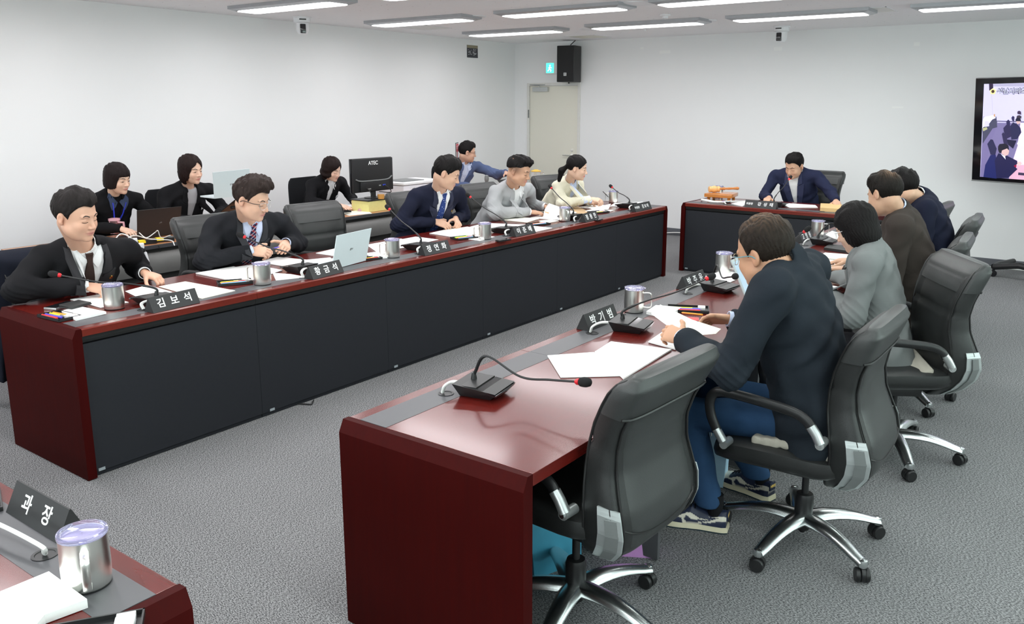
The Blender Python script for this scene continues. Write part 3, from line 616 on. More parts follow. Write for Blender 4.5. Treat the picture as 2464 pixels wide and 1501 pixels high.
# gavel
K['gwood']=wood('gavel_wood',(.62,.24,.05),(.42,.13,.025),.25,.5,0); K['gpale']=wood('gavel_pale_wood',(.85,.50,.20),(.72,.36,.12),.3,.5,0)
gc=Vector((-3.60,8.55)); e=empty('gavel_block',(gc.x,gc.y,Z0),R_(8),'orange-brown wooden gavel block on four small feet','gavel block')
MB().box(-.15,.15,-.14,.14,.045,.085,.008).build('board',K['gwood'],e,True,30)
for x in(-.11,.11):
    for y in(-.10,.10): MB().lathe([(.017,0),(.014,.008),(.018,.022),(.013,.032),(.022,.046)],12,(x,y,0)).build('foot',K['gwood'],e,True)
e=empty('gavel',(gc.x-.02,gc.y-.0,Z0+.086),R_(20),'turned wooden gavel lying on the gavel block','gavel')
ry=Matrix.Rotation(math.pi/2,3,'Y')
MB().lathe([(.02,-.062),(.030,-.060),(.033,-.045),(.028,-.034),(.034,-.02),(.037,0),(.034,.02),(.028,.034),(.033,.045),(.030,.060),(.02,.062)],22,(-.06,0,.036),Matrix.Rotation(R_(25),3,'Z')@ry).build('head',K['gpale'],e,True)
MB().lathe([(.010,0),(.009,.03),(.014,.06),(.016,.085),(.010,.095),(.013,.13),(.011,.17),(.014,.2),(.017,.22),(.014,.235),(.004,.24)],14,(-.035,0,.040),Matrix.Rotation(R_(-3),3,'Y')@ry).build('handle',K['gwood'],e,True)
tag(MB().tube(spline([(-3.76,8.40,.75),(-3.72,8.33,.76),(-3.60,8.31,.75),(-3.48,8.36,.75),(-3.38,8.50,.75),(-3.30,8.62,.75)],7),.008,7).tube(spline([(-3.77,8.42,.757),(-3.70,8.35,.765),(-3.58,8.335,.755),(-3.46,8.40,.752),(-3.35,8.52,.75)],7),.006,7).build('coiled_cable',K['cable'],None,True),'white cable bundle under the gavel block','cable')
# white laptop on the left row
K['lapw']=mat('laptop_shell_white',(.60,.68,.70),.35,var=.01)
def laptop(bl,br,tl,tr,depth,lab,m,scr=True,logo=None,flip=1):
    bl,br,tl,tr=[Vector(p) for p in (bl,br,tl,tr)]; ex=(br-bl).normalized(); c=(bl+br)/2; back=Vector((0,0,1)).cross(ex)*flip
    e=empty('laptop',c,0,lab,'laptop'); q=[bl-c,br-c,tr-c,tl-c]; n=(q[1]-q[0]).cross(q[3]-q[0]).normalized()
    if n.dot(back)>0: n=-n
    MB().add(q+[p-n*.005 for p in q],[(0,1,2,3),(7,6,5,4)]+[(i,(i+1)%4,4+(i+1)%4,4+i) for i in range(4)]).build('lid',m,e)
    if scr: s=[(q[0]*.93+q[2]*.07),(q[1]*.93+q[3]*.07),(q[2]*.93+q[0]*.07),(q[3]*.93+q[1]*.07)]; MB().add([p-n*.0056 for p in s],[(0,1,2,3)]).build('screen',K['scr'],e)
    b=[bl-c,br-c,br-c+back*depth,bl-c+back*depth]
    MB().add(b+[p+Vector((0,0,.012)) for p in b],[(0,1,2,3),(7,6,5,4)]+[(i,(i+1)%4,4+(i+1)%4,4+i) for i in range(4)]).build('keyboard_base',m,e)
    k=[(b[0]*.9+b[2]*.1),(b[1]*.9+b[3]*.1),(b[1]*.45+b[3]*.55),(b[0]*.45+b[2]*.55)]
    MB().add([p+Vector((0,0,.0135)) for p in k],[(0,1,2,3)]).build('keyboard',K['greyp'],e)
    if logo:
        up=((q[3]-q[0]).normalized()); tx=ex if ex.cross(up).dot(n)>0 else -ex; m3=Matrix((tx,up,tx.cross(up))).transposed()
        text('logo_lettering','gram',.022,K['greyp'],e,(q[0]+q[1]+q[2]+q[3])/4+n*.0008,mat3=m3)
    return e
K['scr']=mat('lit_screen',(.3,.4,.5),.3,emit=(.45,.6,.7),estr=.8)
z=TZ+.004
bl,br=at(799,649,z=z),at(881,626.5,z=z)
laptop(bl,br,at(811,567,x=bl.x-.0),at(894,549,x=br.x-.0),.21,'white laptop open on the left row, lid towards the camera',K['lapw'],logo=1)
bl,br=at(1791,712,z=z),at(1850,690,z=z)
laptop(bl+Vector((0,.0,0)),bl+Vector((-.02,.30,0)),at(1757,627,x=bl.x-.06),at(1757,627,x=bl.x-.06)+Vector((-.02,.30,0)),.2,'laptop with pale blue screen beside the face of sneakers man',K['lapw'],flip=-1)
# ================================================================ leather conference chairs
def smoothf(me,ang=50):
    me.shade_smooth(); me.set_sharp_from_angle(angle=math.radians(ang)); return me
def loft(rows,n=28,front=None):
    "rows: (cx, z, halfwidth, front thickness, rear thickness, exponent)"
    V=[];Fc=[]
    for (cx,z,wd,tf,tr,ex) in rows:
        for k in range(n):
            a=2*math.pi*k/n; c,s=math.cos(a),math.sin(a)
            X=abs(c)**(2/ex)*(1 if c>0 else -1); Y=abs(s)**(2/ex)*(1 if s>0 else -1)
            t=tf if c>0 else tr
            V.append((cx+X*t,Y*wd,z))
    m=len(rows)
    for i in range(m-1):
        for k in range(n): Fc.append((i*n+k,i*n+(k+1)%n,(i+1)*n+(k+1)%n,(i+1)*n+k))
    Fc.append(tuple(range(n))[::-1]); Fc.append(tuple(range((m-1)*n,m*n)))
    return V,Fc
zk=[.315,.335,.375,.43,.49,.55,.61,.67,.745,.815,.88,.93,.965,.985]
cxk=[-.165,-.185,-.215,-.242,-.252,-.246,-.232,-.220,-.218,-.230,-.252,-.272,-.288,-.296]
wk=[.10,.145,.190,.222,.240,.246,.240,.230,.227,.235,.243,.248,.246,.232]
tf=[.02,.05,.072,.085,.087,.085,.080,.076,.072,.070,.070,.068,.056,.024]
tr=[.03,.055,.075,.085,.084,.076,.064,.052,.043,.042,.044,.044,.040,.018]
zz_=np.linspace(.315,.985,42)
def row(z,dw=0,dt=0,df=0): return (float(np.interp(z,zk,cxk)),float(z),float(np.interp(z,zk,wk))+dw,float(np.interp(z,zk,tf))+dt+df,float(np.interp(z,zk,tr))+dt,5.0)
CH={}
K['strim']=mat('satin_silver_trim',(.58,.62,.62),.42,.75)
V,Fc=loft([row(z) for z in zz_]); V=np.array(V)
# front quilting: crease at 0.80 and vertical bolsters
for v in V:
    c=float(np.interp(v[2],zk,cxk))
    if v[0]>c+.02:
        w_=float(np.interp(v[2],zk,wk)); u=abs(v[1])/w_
        v[0]+= .012*(1-u*u)*math.sin((v[2]-.35)*9) - .010*math.exp(-((v[2]-.76)/.012)**2) - .012*math.exp(-((u-.72)/.07)**2)
CH['backrest']=smoothf(MB().add(V,Fc).mesh('backrest',K['leather2']))
# rear leather skin slightly proud
zs=np.linspace(.33,.86,30); V=[];Fc=[];n=19
for z in zs:
    cx,_,wd,_,t,_=row(z)
    for k in range(n):
        u=-1+2*k/(n-1); a=abs(u); V.append((cx-t*(1-a**5)**.2*1.0-.006+.012*a**8,u*wd*.90,z))
for i in range(len(zs)-1):
    for k in range(n-1): Fc.append((i*n+k,i*n+k+1,(i+1)*n+k+1,(i+1)*n+k))
CH['back_panel']=smoothf(MB().add(V,Fc).mesh('back_panel',K['leather']))
# head flap wrapping over the top
V=[];Fc=[]; rows=[]
for z in np.linspace(.862,.998,14): rows.append((float(np.interp(z,zk,cxk)),float(z),float(np.interp(min(z,.98),zk,wk))+.006-(.015 if z>.99 else 0),float(np.interp(z,zk,tf))*(.99 if z<.99 else .8)-(.004 if z<.94 else -.003),float(np.interp(z,zk,tr))*(1 if z<.99 else .8)+.010,4.5))
V,Fc=loft(rows); CH['head_flap']=smoothf(MB().add(V,Fc).mesh('head_flap',K['leather']))
# piping along both rear edges and lumbar seam
pm=MB()
for s in(-1,1):
    pm.tube([(row(z)[0]-row(z)[4]*.93,s*row(z)[2]*.905,z) for z in np.linspace(.335,.86,30)],.0042,6)
    pm.tube([(row(z)[0]+row(z)[3]*.75,s*row(z)[2]*.955,z) for z in np.linspace(.45,.98,30)],.0045,6)
for s in(1,):
    fz=.866; cx,_,wd,tfz,trz,_=row(fz); pm.tube([(cx-(trz+.008)*(1-abs(u)**5)**.2-.004,u*(wd+.004),fz) for u in np.linspace(-.99,.99,25)],.005,6)
sm=[]
for k in range(15):
    u=-1+2*k/14; z=.50-.05*(1-u*u)+.01; cx,_,wd,_,t,_=row(z); sm.append((cx-t*(1-abs(u*.95)**5)**.2-.006,u*wd*.88,z))
pm.tube(sm,.0032,6)
CH['piping']=smoothf(pm.mesh('piping',K['pipe']))
# seat
V,Fc=[],[]; n=32
for (z,sx,sy) in [(.375,.17,.16),(.38,.235,.22),(.40,.262,.247),(.425,.268,.252),(.445,.262,.247),(.458,.24,.225),(.463,.18,.17),(.460,.08,.08)]:
    for k in range(n):
        a=2*math.pi*k/n; c,s=math.cos(a),math.sin(a); ex=5
        x=abs(c)**(2/ex)*(1 if c>0 else -1)*sx; y=abs(s)**(2/ex)*(1 if s>0 else -1)*sy
        zz=z-(.03*max(0,x/.26)**3)+.012*(abs(y)/.25)**2*(z>.43)
        V.append((x+.03,y,zz))
for i in range(7):
    for k in range(n): Fc.append((i*n+k,i*n+(k+1)%n,(i+1)*n+(k+1)%n,(i+1)*n+k))
Fc+= [tuple(range(n))[::-1],tuple(range(7*n,8*n))]
CH['seat']=smoothf(MB().add(V,Fc).mesh('seat',K['leather2']))
CH['mechanism']=smoothf(MB().box(-.10,.12,-.08,.08,.335,.378,.01).lathe([(.03,-.05),(.033,0),(.03,.05)],12,(.08,-.12,.345),Matrix.Rotation(math.pi/2,3,'X')).tube([(.02,0,.36),(.06,-.20,.35),(.07,-.27,.335)],.009,8).mesh('mechanism',K['blackp']))
for s,nm in((-1,'r'),(1,'l')):
    y=s*.285
    CH['arm_pad '+nm]=smoothf(MB().tube(spline([(.235,y,.515),(.262,y,.575),(.268,y,.63),(.245,y,.668),(.18,y,.676),(.05,y,.668),(-.06,y,.655),(-.11,y,.632),(-.13,y,.605)],6),.0135,10,flat=1.5).mesh('armrest',K['blackp']))
    CH['arm_bracket '+nm]=smoothf(MB().tube([(-.125,y,.615),(-.145,y,.59),(-.165,y,.555)],.019,10).tube([(-.165,y+s*.012,.552),(-.165,y-s*.05,.552)],.017,12).mesh('arm_bracket',K['silver']))
    CH['arm_bracket f'+nm]=smoothf(MB().tube([(.237,y,.52),(.205,y,.475)],.018,10).tube([(.20,y+s*.012,.465),(.20,y-s*.05,.465)],.017,12).mesh('arm_bracket',K['silver']))
    CH['arm_bolt '+nm]=MB().tube([(-.165,y+s*.012,.552),(-.165,y+s*.017,.552)],.009,10).mesh('bolt',K['chrome'])
    def plate(y0,y1,z0,z1,off,m,name,zs=12):
        V=[];F_=[]
        for i in range(zs):
            z=z0+(z1-z0)*i/(zs-1); cx,_,wd,_,t,_=row(z)
            a=[(cx-t*y0,s*(wd+off),z),(cx-t*y1,s*(wd*.93+off),z),(cx-t*y1,s*(wd*.93+off-.006),z),(cx-t*y0,s*(wd+off-.006),z)]; V+=a
        for i in range(zs-1):
            for k in range(4): F_.append((i*4+k,i*4+(k+1)%4,i*4+4+(k+1)%4,i*4+4+k))
        F_+= [(3,2,1,0),tuple(range((zs-1)*4,zs*4))]
        return MB().add(V,F_).mesh(name,m)
    CH['side_trim '+nm]=plate(.0,.95,.335,.575,.007,K['strim'],'side_trim',20)
    CH['side_inlay '+nm]=plate(.35,.80,.34,.545,.0095,K['greyp'],'side_inlay',20)
BASE={}
BASE['gas_column']=smoothf(MB().lathe([(.028,.06),(.036,.09),(.037,.20),(.032,.215),(.014,.217),(.014,.34)],18).lathe([(.012,.045),(.014,.09)],12).mesh('gas_column',K['blackp']))
sp=MB(); V=[];Fc=[]
for i in range(9):
    t=i/8; x=.02+.31*t; z=.105+.012*math.sin(math.pi*min(1,t*1.1))-.035*t*t; w_=.044-.019*t; h=.032-.014*t
    for k in range(12):
        a=2*math.pi*k/12; V.append((x,w_*math.cos(a),z+h*math.sin(a)*(1 if math.sin(a)>0 else .6)))
for i in range(8):
    for k in range(12): Fc.append((i*12+k,i*12+(k+1)%12,(i+1)*12+(k+1)%12,(i+1)*12+k))
Fc+=[tuple(range(12))[::-1],tuple(range(96,108))]
sp.add(V,Fc).lathe([(.016,.060),(.019,.075),(.016,.088),(.005,.092)],12,(.325,0,0))
SPOKE=smoothf(sp.mesh('base_spoke',K['chrome']))
rx=Matrix.Rotation(math.pi/2,3,'X')
CW=MB()
for s in(-1,1): CW.lathe([(.010,-.009),(.025,-.009),(.028,-.005),(.028,.005),(.025,.009),(.010,.009)],18,(0,s*.017,.028),rx)
CAST={'wheels':smoothf(CW.mesh('wheels',K['blackp'])),'hood':smoothf(MB().lathe([(.030,-.007),(.030,.007)],16,(0,0,.032),rx).lathe([(.008,.03),(.008,.066)],10,(0.006,0,0)).mesh('hood',K['blackp']))}
CG='black leather conference chairs'
def chair(x,y,rz,lab,brot=0,off=0,rec=0,scale=1,mesh_back=False,lift=0):
    e=empty('conference_chair',(x,y,0),rz,lab,'chair',CG if not mesh_back else 'black fabric staff chairs')
    c,s=math.cos(rec),math.sin(rec)
    up=Matrix.Translation((off,0,.42+lift))@Matrix.Rotation(-rec,4,'Y')@Matrix.Translation((0,0,-.42))
    for k,me in CH.items():
        if mesh_back and k in('backrest','back_panel','head_flap','piping') or (mesh_back and k.startswith('side')): continue
        if k in('mechanism',): o=link(k,me,None,e); continue
        if k=='seat': o=link(k,me,None,e); o.location=(off,0,lift); continue
        nm=k.split()[0]; nm={'arm_pad':'armrest','arm_bolt':'arm_bolt'}.get(nm,nm)
        o=link(nm,me,None,e); o.matrix_local=up if not k.startswith('arm') else Matrix.Translation((off,0,min(lift,0)))
    if mesh_back:
        o=link('backrest',SB,None,e); o.matrix_local=up; o=link('back_frame',SBF,None,e); o.matrix_local=up
    link('gas_column',BASE['gas_column'],None,e)
    for k in range(5):
        a=brot+k*math.radians(72); o=link('base_spoke',SPOKE,None,e); o.rotation_euler=(0,0,a)
        q=bpy.data.objects.new('caster',CAST['wheels']); COL.objects.link(q); q.parent=e; q.location=(.325*math.cos(a),.325*math.sin(a),0); q.rotation_euler=(0,0,a+1.9+k*.7)
        h=link('caster_hood',CAST['hood'],None,q)
    return e
# staff chair back
V,Fc=loft([(-.25-.04*(z-.55),float(z),wd,.02,.02,4) for z,wd in zip(np.linspace(.52,1.0,16),[.14,.19,.215,.22,.222,.224,.225,.226,.226,.226,.226,.225,.224,.22,.21,.18])])
SB=smoothf(MB().add(V,Fc).mesh('backrest',mat('black_mesh_fabric',(.011,.012,.014),.85,spec=.2,bump=.6,bscale=900)))
SBF=smoothf(MB().tube([(-.28,0,.60),(-.30,0,.45),(-.2,0,.37),(0,0,.36)],.022,8).mesh('back_frame',K['blackp']))
RD=math.radians
# right row
chair(-1.41,2.235,RD(176),'nearest black leather chair, back towards the camera, beside the red end panel',RD(67-176),-.0,RD(7),lift=.05)
chair(-.925,3.203,RD(180),'black leather chair of the man in sneakers',RD(-102-180),.04)
chair(-.845,4.36,RD(213),'angled black leather chair of the woman in grey jacket',RD(-62-213),.03,lift=.04)
chair(-1.02,5.25,RD(184),'black leather chair behind the man in brown jacket',RD(-12),lift=.03)
chair(-1.10,6.20,RD(184),'black leather chair behind the man in black at far right',RD(-30),lift=.04)
chair(-1.48,7.32,RD(178),'farthest empty leather chair of the right row',RD(33))
# left row
chair(-4.96,2.28,RD(2),'leather chair of the man in black suit with a coat hung on it',RD(20),lift=-.11)
chair(-4.95,3.36,RD(-4),'leather chair of the man with plaid tie',RD(50))
chair(-4.93,4.28,RD(-6),'empty leather chair behind the white laptop',RD(10))
chair(-4.95,5.38,RD(-4),'leather chair of the man with blue dotted tie',RD(33))
chair(-4.95,6.36,RD(-5),'leather chair of the man in light grey blazer',RD(5))
chair(-4.95,7.55,RD(-12),'leather chair of the woman in cream jacket',RD(60))
chair(-2.82,9.20,RD(-92),'leather chair of the chairman against the back wall',RD(15),lift=.05)
# ================================================================ sculpting with distance fields
f4=np.float32
def snets(fn,lo,hi,h):
    lo=np.array(lo,float); n=np.maximum(np.ceil((np.array(hi,float)-lo)/h/4).astype(int)+1,2)
    cg=[lo[i]+4*h*(np.arange(n[i])+.375) for i in range(3)]
    G=np.stack(np.meshgrid(*cg,indexing='ij'),-1).reshape(-1,3).astype(f4)
    dc=fn(G).reshape(n); act=np.abs(dc)<4*h*1.3
    D=np.repeat(np.repeat(np.repeat(dc,4,0),4,1),4,2).astype(f4)
    idx=np.argwhere(act); off=np.stack(np.meshgrid(*[np.arange(4)]*3,indexing='ij'),-1).reshape(-1,3)
    fi=(idx[:,None,:]*4+off[None]).reshape(-1,3); P=(lo+fi*h).astype(f4); D[fi[:,0],fi[:,1],fi[:,2]]=fn(P)
    ins=D<0; s=0
    for a in(0,1):
        for b in(0,1):
            for e in(0,1): s=s+ins[a:ins.shape[0]-1+a,b:ins.shape[1]-1+b,e:ins.shape[2]-1+e].astype(np.int8)
    mixed=(s>0)&(s<8); cells=np.argwhere(mixed); vid=-np.ones(mixed.shape,np.int64); vid[tuple(cells.T)]=np.arange(len(cells))
    V=np.zeros((len(cells),3)); W=np.zeros(len(cells)); corners=[np.array(q) for q in np.ndindex(2,2,2)]
    for i,a in enumerate(corners):
        for b in corners[i+1:]:
            if abs(b-a).sum()!=1: continue
            da=D[tuple((cells+a).T)]; db=D[tuple((cells+b).T)]; m=(da<0)!=(db<0)
            t=np.zeros(len(cells)); t[m]=da[m]/(da[m]-db[m]); V[m]+=(cells[m]+a)+(b-a)*t[m][:,None]; W+=m
    V=lo+V/np.maximum(W,1)[:,None]*h; Fq=[]
    for ax in range(3):
        s0=[slice(None)]*3; s1=[slice(None)]*3; s0[ax]=slice(0,-1); s1[ax]=slice(1,None)
        A=ins[tuple(s0)];B=ins[tuple(s1)]; e=np.argwhere(A!=B); u,v=(ax+1)%3,(ax+2)%3
        e=e[(e[:,u]>0)&(e[:,v]>0)&(e[:,u]<ins.shape[u]-1)&(e[:,v]<ins.shape[v]-1)]
        def g(du,dv):
            q=e.copy(); q[:,u]-=du;q[:,v]-=dv; return vid[tuple(q.T)]
        Q=np.stack([g(1,1),g(0,1),g(0,0),g(1,0)],1); fl=A[tuple(e.T)]; Q[~fl]=Q[~fl][:,::-1]; Fq.append(Q)
    Fq=np.concatenate(Fq); return V,Fq[(Fq>=0).all(1)]
def smin(a,b,k):
    if k<=0: return np.minimum(a,b)
    h=np.clip(.5+.5*(b-a)/k,0,1); return b*(1-h)+a*h-k*h*(1-h)
def smax(a,b,k): return -smin(-a,-b,k)
A3=lambda v: np.array(v,f4)
def ell(P,c,r):
    q=(P-A3(c))/A3(r); k0=np.sqrt((q*q).sum(1)); q2=q/A3(r); k1=np.sqrt((q2*q2).sum(1))+1e-6
    return k0*(k0-1)/k1
def cone(P,a,b,r1,r2):
    a,b=A3(a),A3(b); ba=b-a; pa=P-a; h=np.clip((pa@ba)/(ba@ba+1e-9),0,1)
    return np.sqrt(((pa-h[:,None]*ba)**2).sum(1))-(r1+(r2-r1)*h)
def rotm(yaw,pitch,roll):
    "columns forward,left,up in world; yaw from +X, pitch down positive, roll to the left positive"
    cy,sy,cp,sp=math.cos(yaw),math.sin(yaw),math.cos(pitch),math.sin(pitch)
    f=np.array([cy*cp,sy*cp,-sp]); l=np.array([-sy,cy,0]); u=np.cross(f,l)
    c,s=math.cos(roll),math.sin(roll); return np.stack([f,l*c+u*s*-1*-1,u*c-l*s],1).astype(f4)
def head_local(P,wd=1,jaw=1,ear=True,fat=0):
    d=ell(P,(-.014,0,.036),(.094,.077*wd,.084))
    d=smin(d,ell(P,(.022,0,-.022),(.064,.0615*wd,.082)),.03)
    d=smin(d,ell(P,(.030,0,-.072),(.046,.047*jaw*wd,.042)),.03)
    d=smin(d,ell(P,(.012,0,-.055),(.055,.056*jaw*wd+fat,.042)),.03)
    d=smin(d,ell(P,(.072,0,-.095),(.014,.020*jaw,.015)),.02)
    Q=P.copy(); Q[:,1]=np.abs(Q[:,1])
    d=smin(d,ell(Q,(.055,.036*wd,-.032),(.024,.022,.022)),.02)      # cheeks
    d=smin(d,cone(Q,(.079,.004,.022),(.073,.040*wd,.020),.007,.006),.012)  # brow ridge
    d=smax(d,-ell(Q,(.100,.031,.002),(.022,.017,.011)),.012)       # sockets
    d=smin(d,ell(Q,(.066,.031,-.001),(.0165,.0165,.0125)),.004)    # lids / eyes
    d=smin(d,cone(P,(.082,0,.004),(.1005,0,-.032),.0055,.0105),.010)  # nose
    d=smin(d,ell(Q,(.090,.0115,-.036),(.010,.0075,.007)),.005)
    d=smin(d,ell(P,(.083,0,-.0575),(.0095,.024,.0065)),.006)
    d=smin(d,ell(P,(.082,0,-.0685),(.009,.020,.007)),.006)
    d=smax(d,-cone(Q,(.095,0,-.0632),(.086,.022,-.0645),.0012,.001),.003)
    if ear:
        e=ell(Q,(-.016,.078*wd,-.006),(.016,.0070,.028)); e=smax(e,-ell(Q,(-.011,.0860*wd,-.003),(.008,.006,.016)),.004); e=smin(e,ell(Q,(-.010,.076*wd,-.028),(.008,.006,.009)),.006)
        d=smin(d,e,.006)
    return d
def strand(P,amp,n=34):
    th=np.arctan2(P[:,1],P[:,0]+.02); return 2.2*amp*np.sin(P[:,1]*140+P[:,0]*60+2.5*np.sin(P[:,0]*45+P[:,2]*30))*np.clip((P[:,2]-.05)/.04,0,1)+amp*(np.sin(th*n+22*P[:,2]+3*np.sin(P[:,2]*55+th*5))+.6*np.sin(th*n*2.3+9+P[:,0]*80))
ZC_={'short':([-.14,-.05,-.032,-.022,.010,.018,.030,.055,.075,.12],[-.078,-.070,-.058,.002,.012,-.008,.026,.062,.076,.084]),
     'recede':([-.14,-.05,-.032,-.022,.010,.016,.025,.045,.06,.12],[-.078,-.070,-.058,.002,.012,-.004,.035,.075,.088,.10]),
     'fade':([-.14,-.05,-.03,.0,.03,.055,.075,.12],[-.02,.012,.026,.036,.042,.058,.070,.074])}
def hair_local(P,st,wd=1):
    sy=np.abs(P[:,1])
    if st in('short','recede','fade','quiff','part'):
        z='short' if st in('quiff','part') else st
        side=.0045 if st!='fade' else .004
        d=ell(P,(-.016,0,.034),(.098+side,.079*wd+side,.088))
        if st=='quiff':
            d=smin(d,ell(P,(.020,.012,.100),(.078,.070,.045)),.03); d=d+.005*np.sin(P[:,1]*95+4*np.sin(P[:,0]*50))*np.sin(P[:,0]*75+P[:,2]*60)
        elif st=='fade': d=smin(d,ell(P,(.022,0,.094),(.074,.062,.036)),.015); d+=.0035*np.sin(P[:,1]*150+P[:,0]*60)
        elif st=='recede': d=smin(d,ell(P,(-.02,0,.06),(.088,.078*wd,.075)),.02)
        else: d=smin(d,ell(P,(-.002,.008,.080),(.084,.074*wd,.056)),.02); d=d+.004*np.sin(P[:,0]*70+P[:,1]*45)*np.clip((P[:,2]-.07)/.03,0,1)
        zc=np.interp(P[:,0],*ZC_[z])+.02*np.clip((sy-.03)/.04,-1,0)*(P[:,0]>.03)
        if st=='part': zc=zc-.012*(P[:,0]>.03)
        d=d+strand(P,.0011); d=smax(d,(zc-P[:,2]).astype(f4),.004)
        d=smax(d,-(ell(np.stack([P[:,0],sy,P[:,2]],1),(-.010,.085*wd,-.008),(.022,.022,.034))),.003)
        return d
    if st in('bob','bangs','long','wavy'):
        d=ell(P,(-.016,0,.040),(.106,.089,.092))
        lo={'bob':-.105,'bangs':-.080,'long':-.135,'wavy':-.115}[st]
        rx_,ry_=(.092,.096) if st!='long' else (.088,.096)
        d=smin(d,ell(P,(-.022,0,-.02),(rx_,ry_+(.008 if st=='wavy' else 0),.125)),.02)
        if st=='wavy': d+=.006*np.sin(P[:,2]*85+sy*40)*np.clip((.03-P[:,2])/.06,0,1)
        zt=.044 if st=='bangs' else .058
        zl={'bangs':.036-.25*(sy-.03).clip(0),'bob':.050-.35*sy,'long':.082-1.0*sy,'wavy':.080-1.05*np.abs(P[:,1]-.012)}[st]
        fc=smax(smax((sy-{'bangs':.054,'bob':.060,'long':.052,'wavy':.054}[st]-.10*np.clip(-P[:,2]-.02,0,1)).astype(f4),(P[:,2]-zl).astype(f4),.012),(.022-P[:,0]-.25*np.clip(-P[:,2],0,1)).astype(f4),.012)
        d=smax(d,-fc,.006); d=smax(d,(lo-P[:,2]+.02*np.clip(P[:,0]/.08,0,1)).astype(f4),.012)
        d=smax(d,-ell(P,(.02,0,-.10),(.06,.060,.07)),.01)
        return d+strand(P,.0012,40)
    if st=='pony':
        d=ell(P,(-.016,0,.038),(.102,.084,.090)); zc=np.interp(P[:,0],[-.14,-.06,-.03,.0,.03,.055,.075,.12],[-.055,-.045,-.01,.016,.020,.048,.062,.075])
        zc=zc-.03*np.clip((sy-.025)/.05,0,1)*(P[:,0]>.02)
        d=smax(d+strand(P,.001),(zc-P[:,2]).astype(f4),.005)
        d=smax(d,-(ell(np.stack([P[:,0],sy,P[:,2]],1),(-.010,.087,-.010),(.022,.024,.032))),.003)
        t=cone(P,(-.10,0,-.005),(-.145,.0,-.06),.020,.030); t=smin(t,cone(P,(-.145,0,-.06),(-.150,.01,-.16),.030,.018),.02)
        return smin(d,t+strand(P,.001),.012)
    raise ValueError(st)
def cast(fn,O,dirv,t1,n=26):
    "march from O along dirv until fn<=0"
    t=np.zeros(len(O),f4); dv=A3(dirv); alive=np.ones(len(O),bool)
    for _ in range(n):
        d=fn((O+t[:,None]*dv).astype(f4)); t=t+np.clip(d,-.02,.08)*.9; t=np.clip(t,0,t1)
    return t
def strip(name,A,B,fn,frame,origin,m,parent,lift=.0015,th=.002,n=10,mrow=3,back=.3,tmax=.6,root=(0,0,0),axis=0,sgn=1):
    "strip between polylines A and B given in (left,up) of frame, draped on fn from the front"
    A=np.array([list(p) for p in spline([(a[0],a[1],0) for a in A],max(1,n//max(1,len(A)-1)))])[:,:2]
    B=np.array([list(p) for p in spline([(a[0],a[1],0) for a in B],max(1,n//max(1,len(B)-1)))])[:,:2]
    k=min(len(A),len(B)); A,B=A[:k],B[:k]; G=np.stack([A+(B-A)*j/(mrow-1) for j in range(mrow)],1).reshape(-1,2)
    fr=np.array(frame); o=np.array(origin)
    ax=[1,2] if axis==0 else [0,2]
    O=o+back*sgn*fr[:,axis]+G[:,:1]*fr[:,ax[0]]+G[:,1:]*fr[:,ax[1]]
    t=cast(fn,O.astype(f4),-sgn*fr[:,axis],tmax); S=O-sgn*fr[:,axis]*(t[:,None]-lift); T=O-sgn*fr[:,axis]*(t[:,None]-lift-th)
    V=np.concatenate([S-sgn*fr[:,axis]*(lift+.003),T])-np.array(root); N=k*mrow; Fc=[]
    for i in range(k-1):
        for j in range(mrow-1):
            a=i*mrow+j; Fc+=[(a,a+1,a+mrow+1,a+mrow),(N+a,N+a+mrow,N+a+mrow+1,N+a+1)]
    rim=[i*mrow for i in range(k)]+[(k-1)*mrow+j for j in range(1,mrow)]+[i*mrow+mrow-1 for i in range(k-2,-1,-1)]+[j for j in range(mrow-2,0,-1)]
    for a,b in zip(rim,rim[1:]+rim[:1]): Fc.append((a,b,N+b,N+a))
    return MB().add(V,Fc).build(name,m,parent,True,60)
def fmesh(name,fn,lo,hi,h,m,parent,root,colf=None):
    V,Q=snets(fn,lo,hi,h); me=fastmesh(name,V-np.array(root),Q); me.shade_smooth(); me.materials.append(m)
    if colf is not None:
        C=colf(V.astype(f4)); a=me.color_attributes.new('Col','FLOAT_COLOR','POINT'); a.data.foreach_set('color',np.concatenate([C,np.ones((len(C),1))],1).astype(f4).ravel())
    return link(name,me,None,parent)
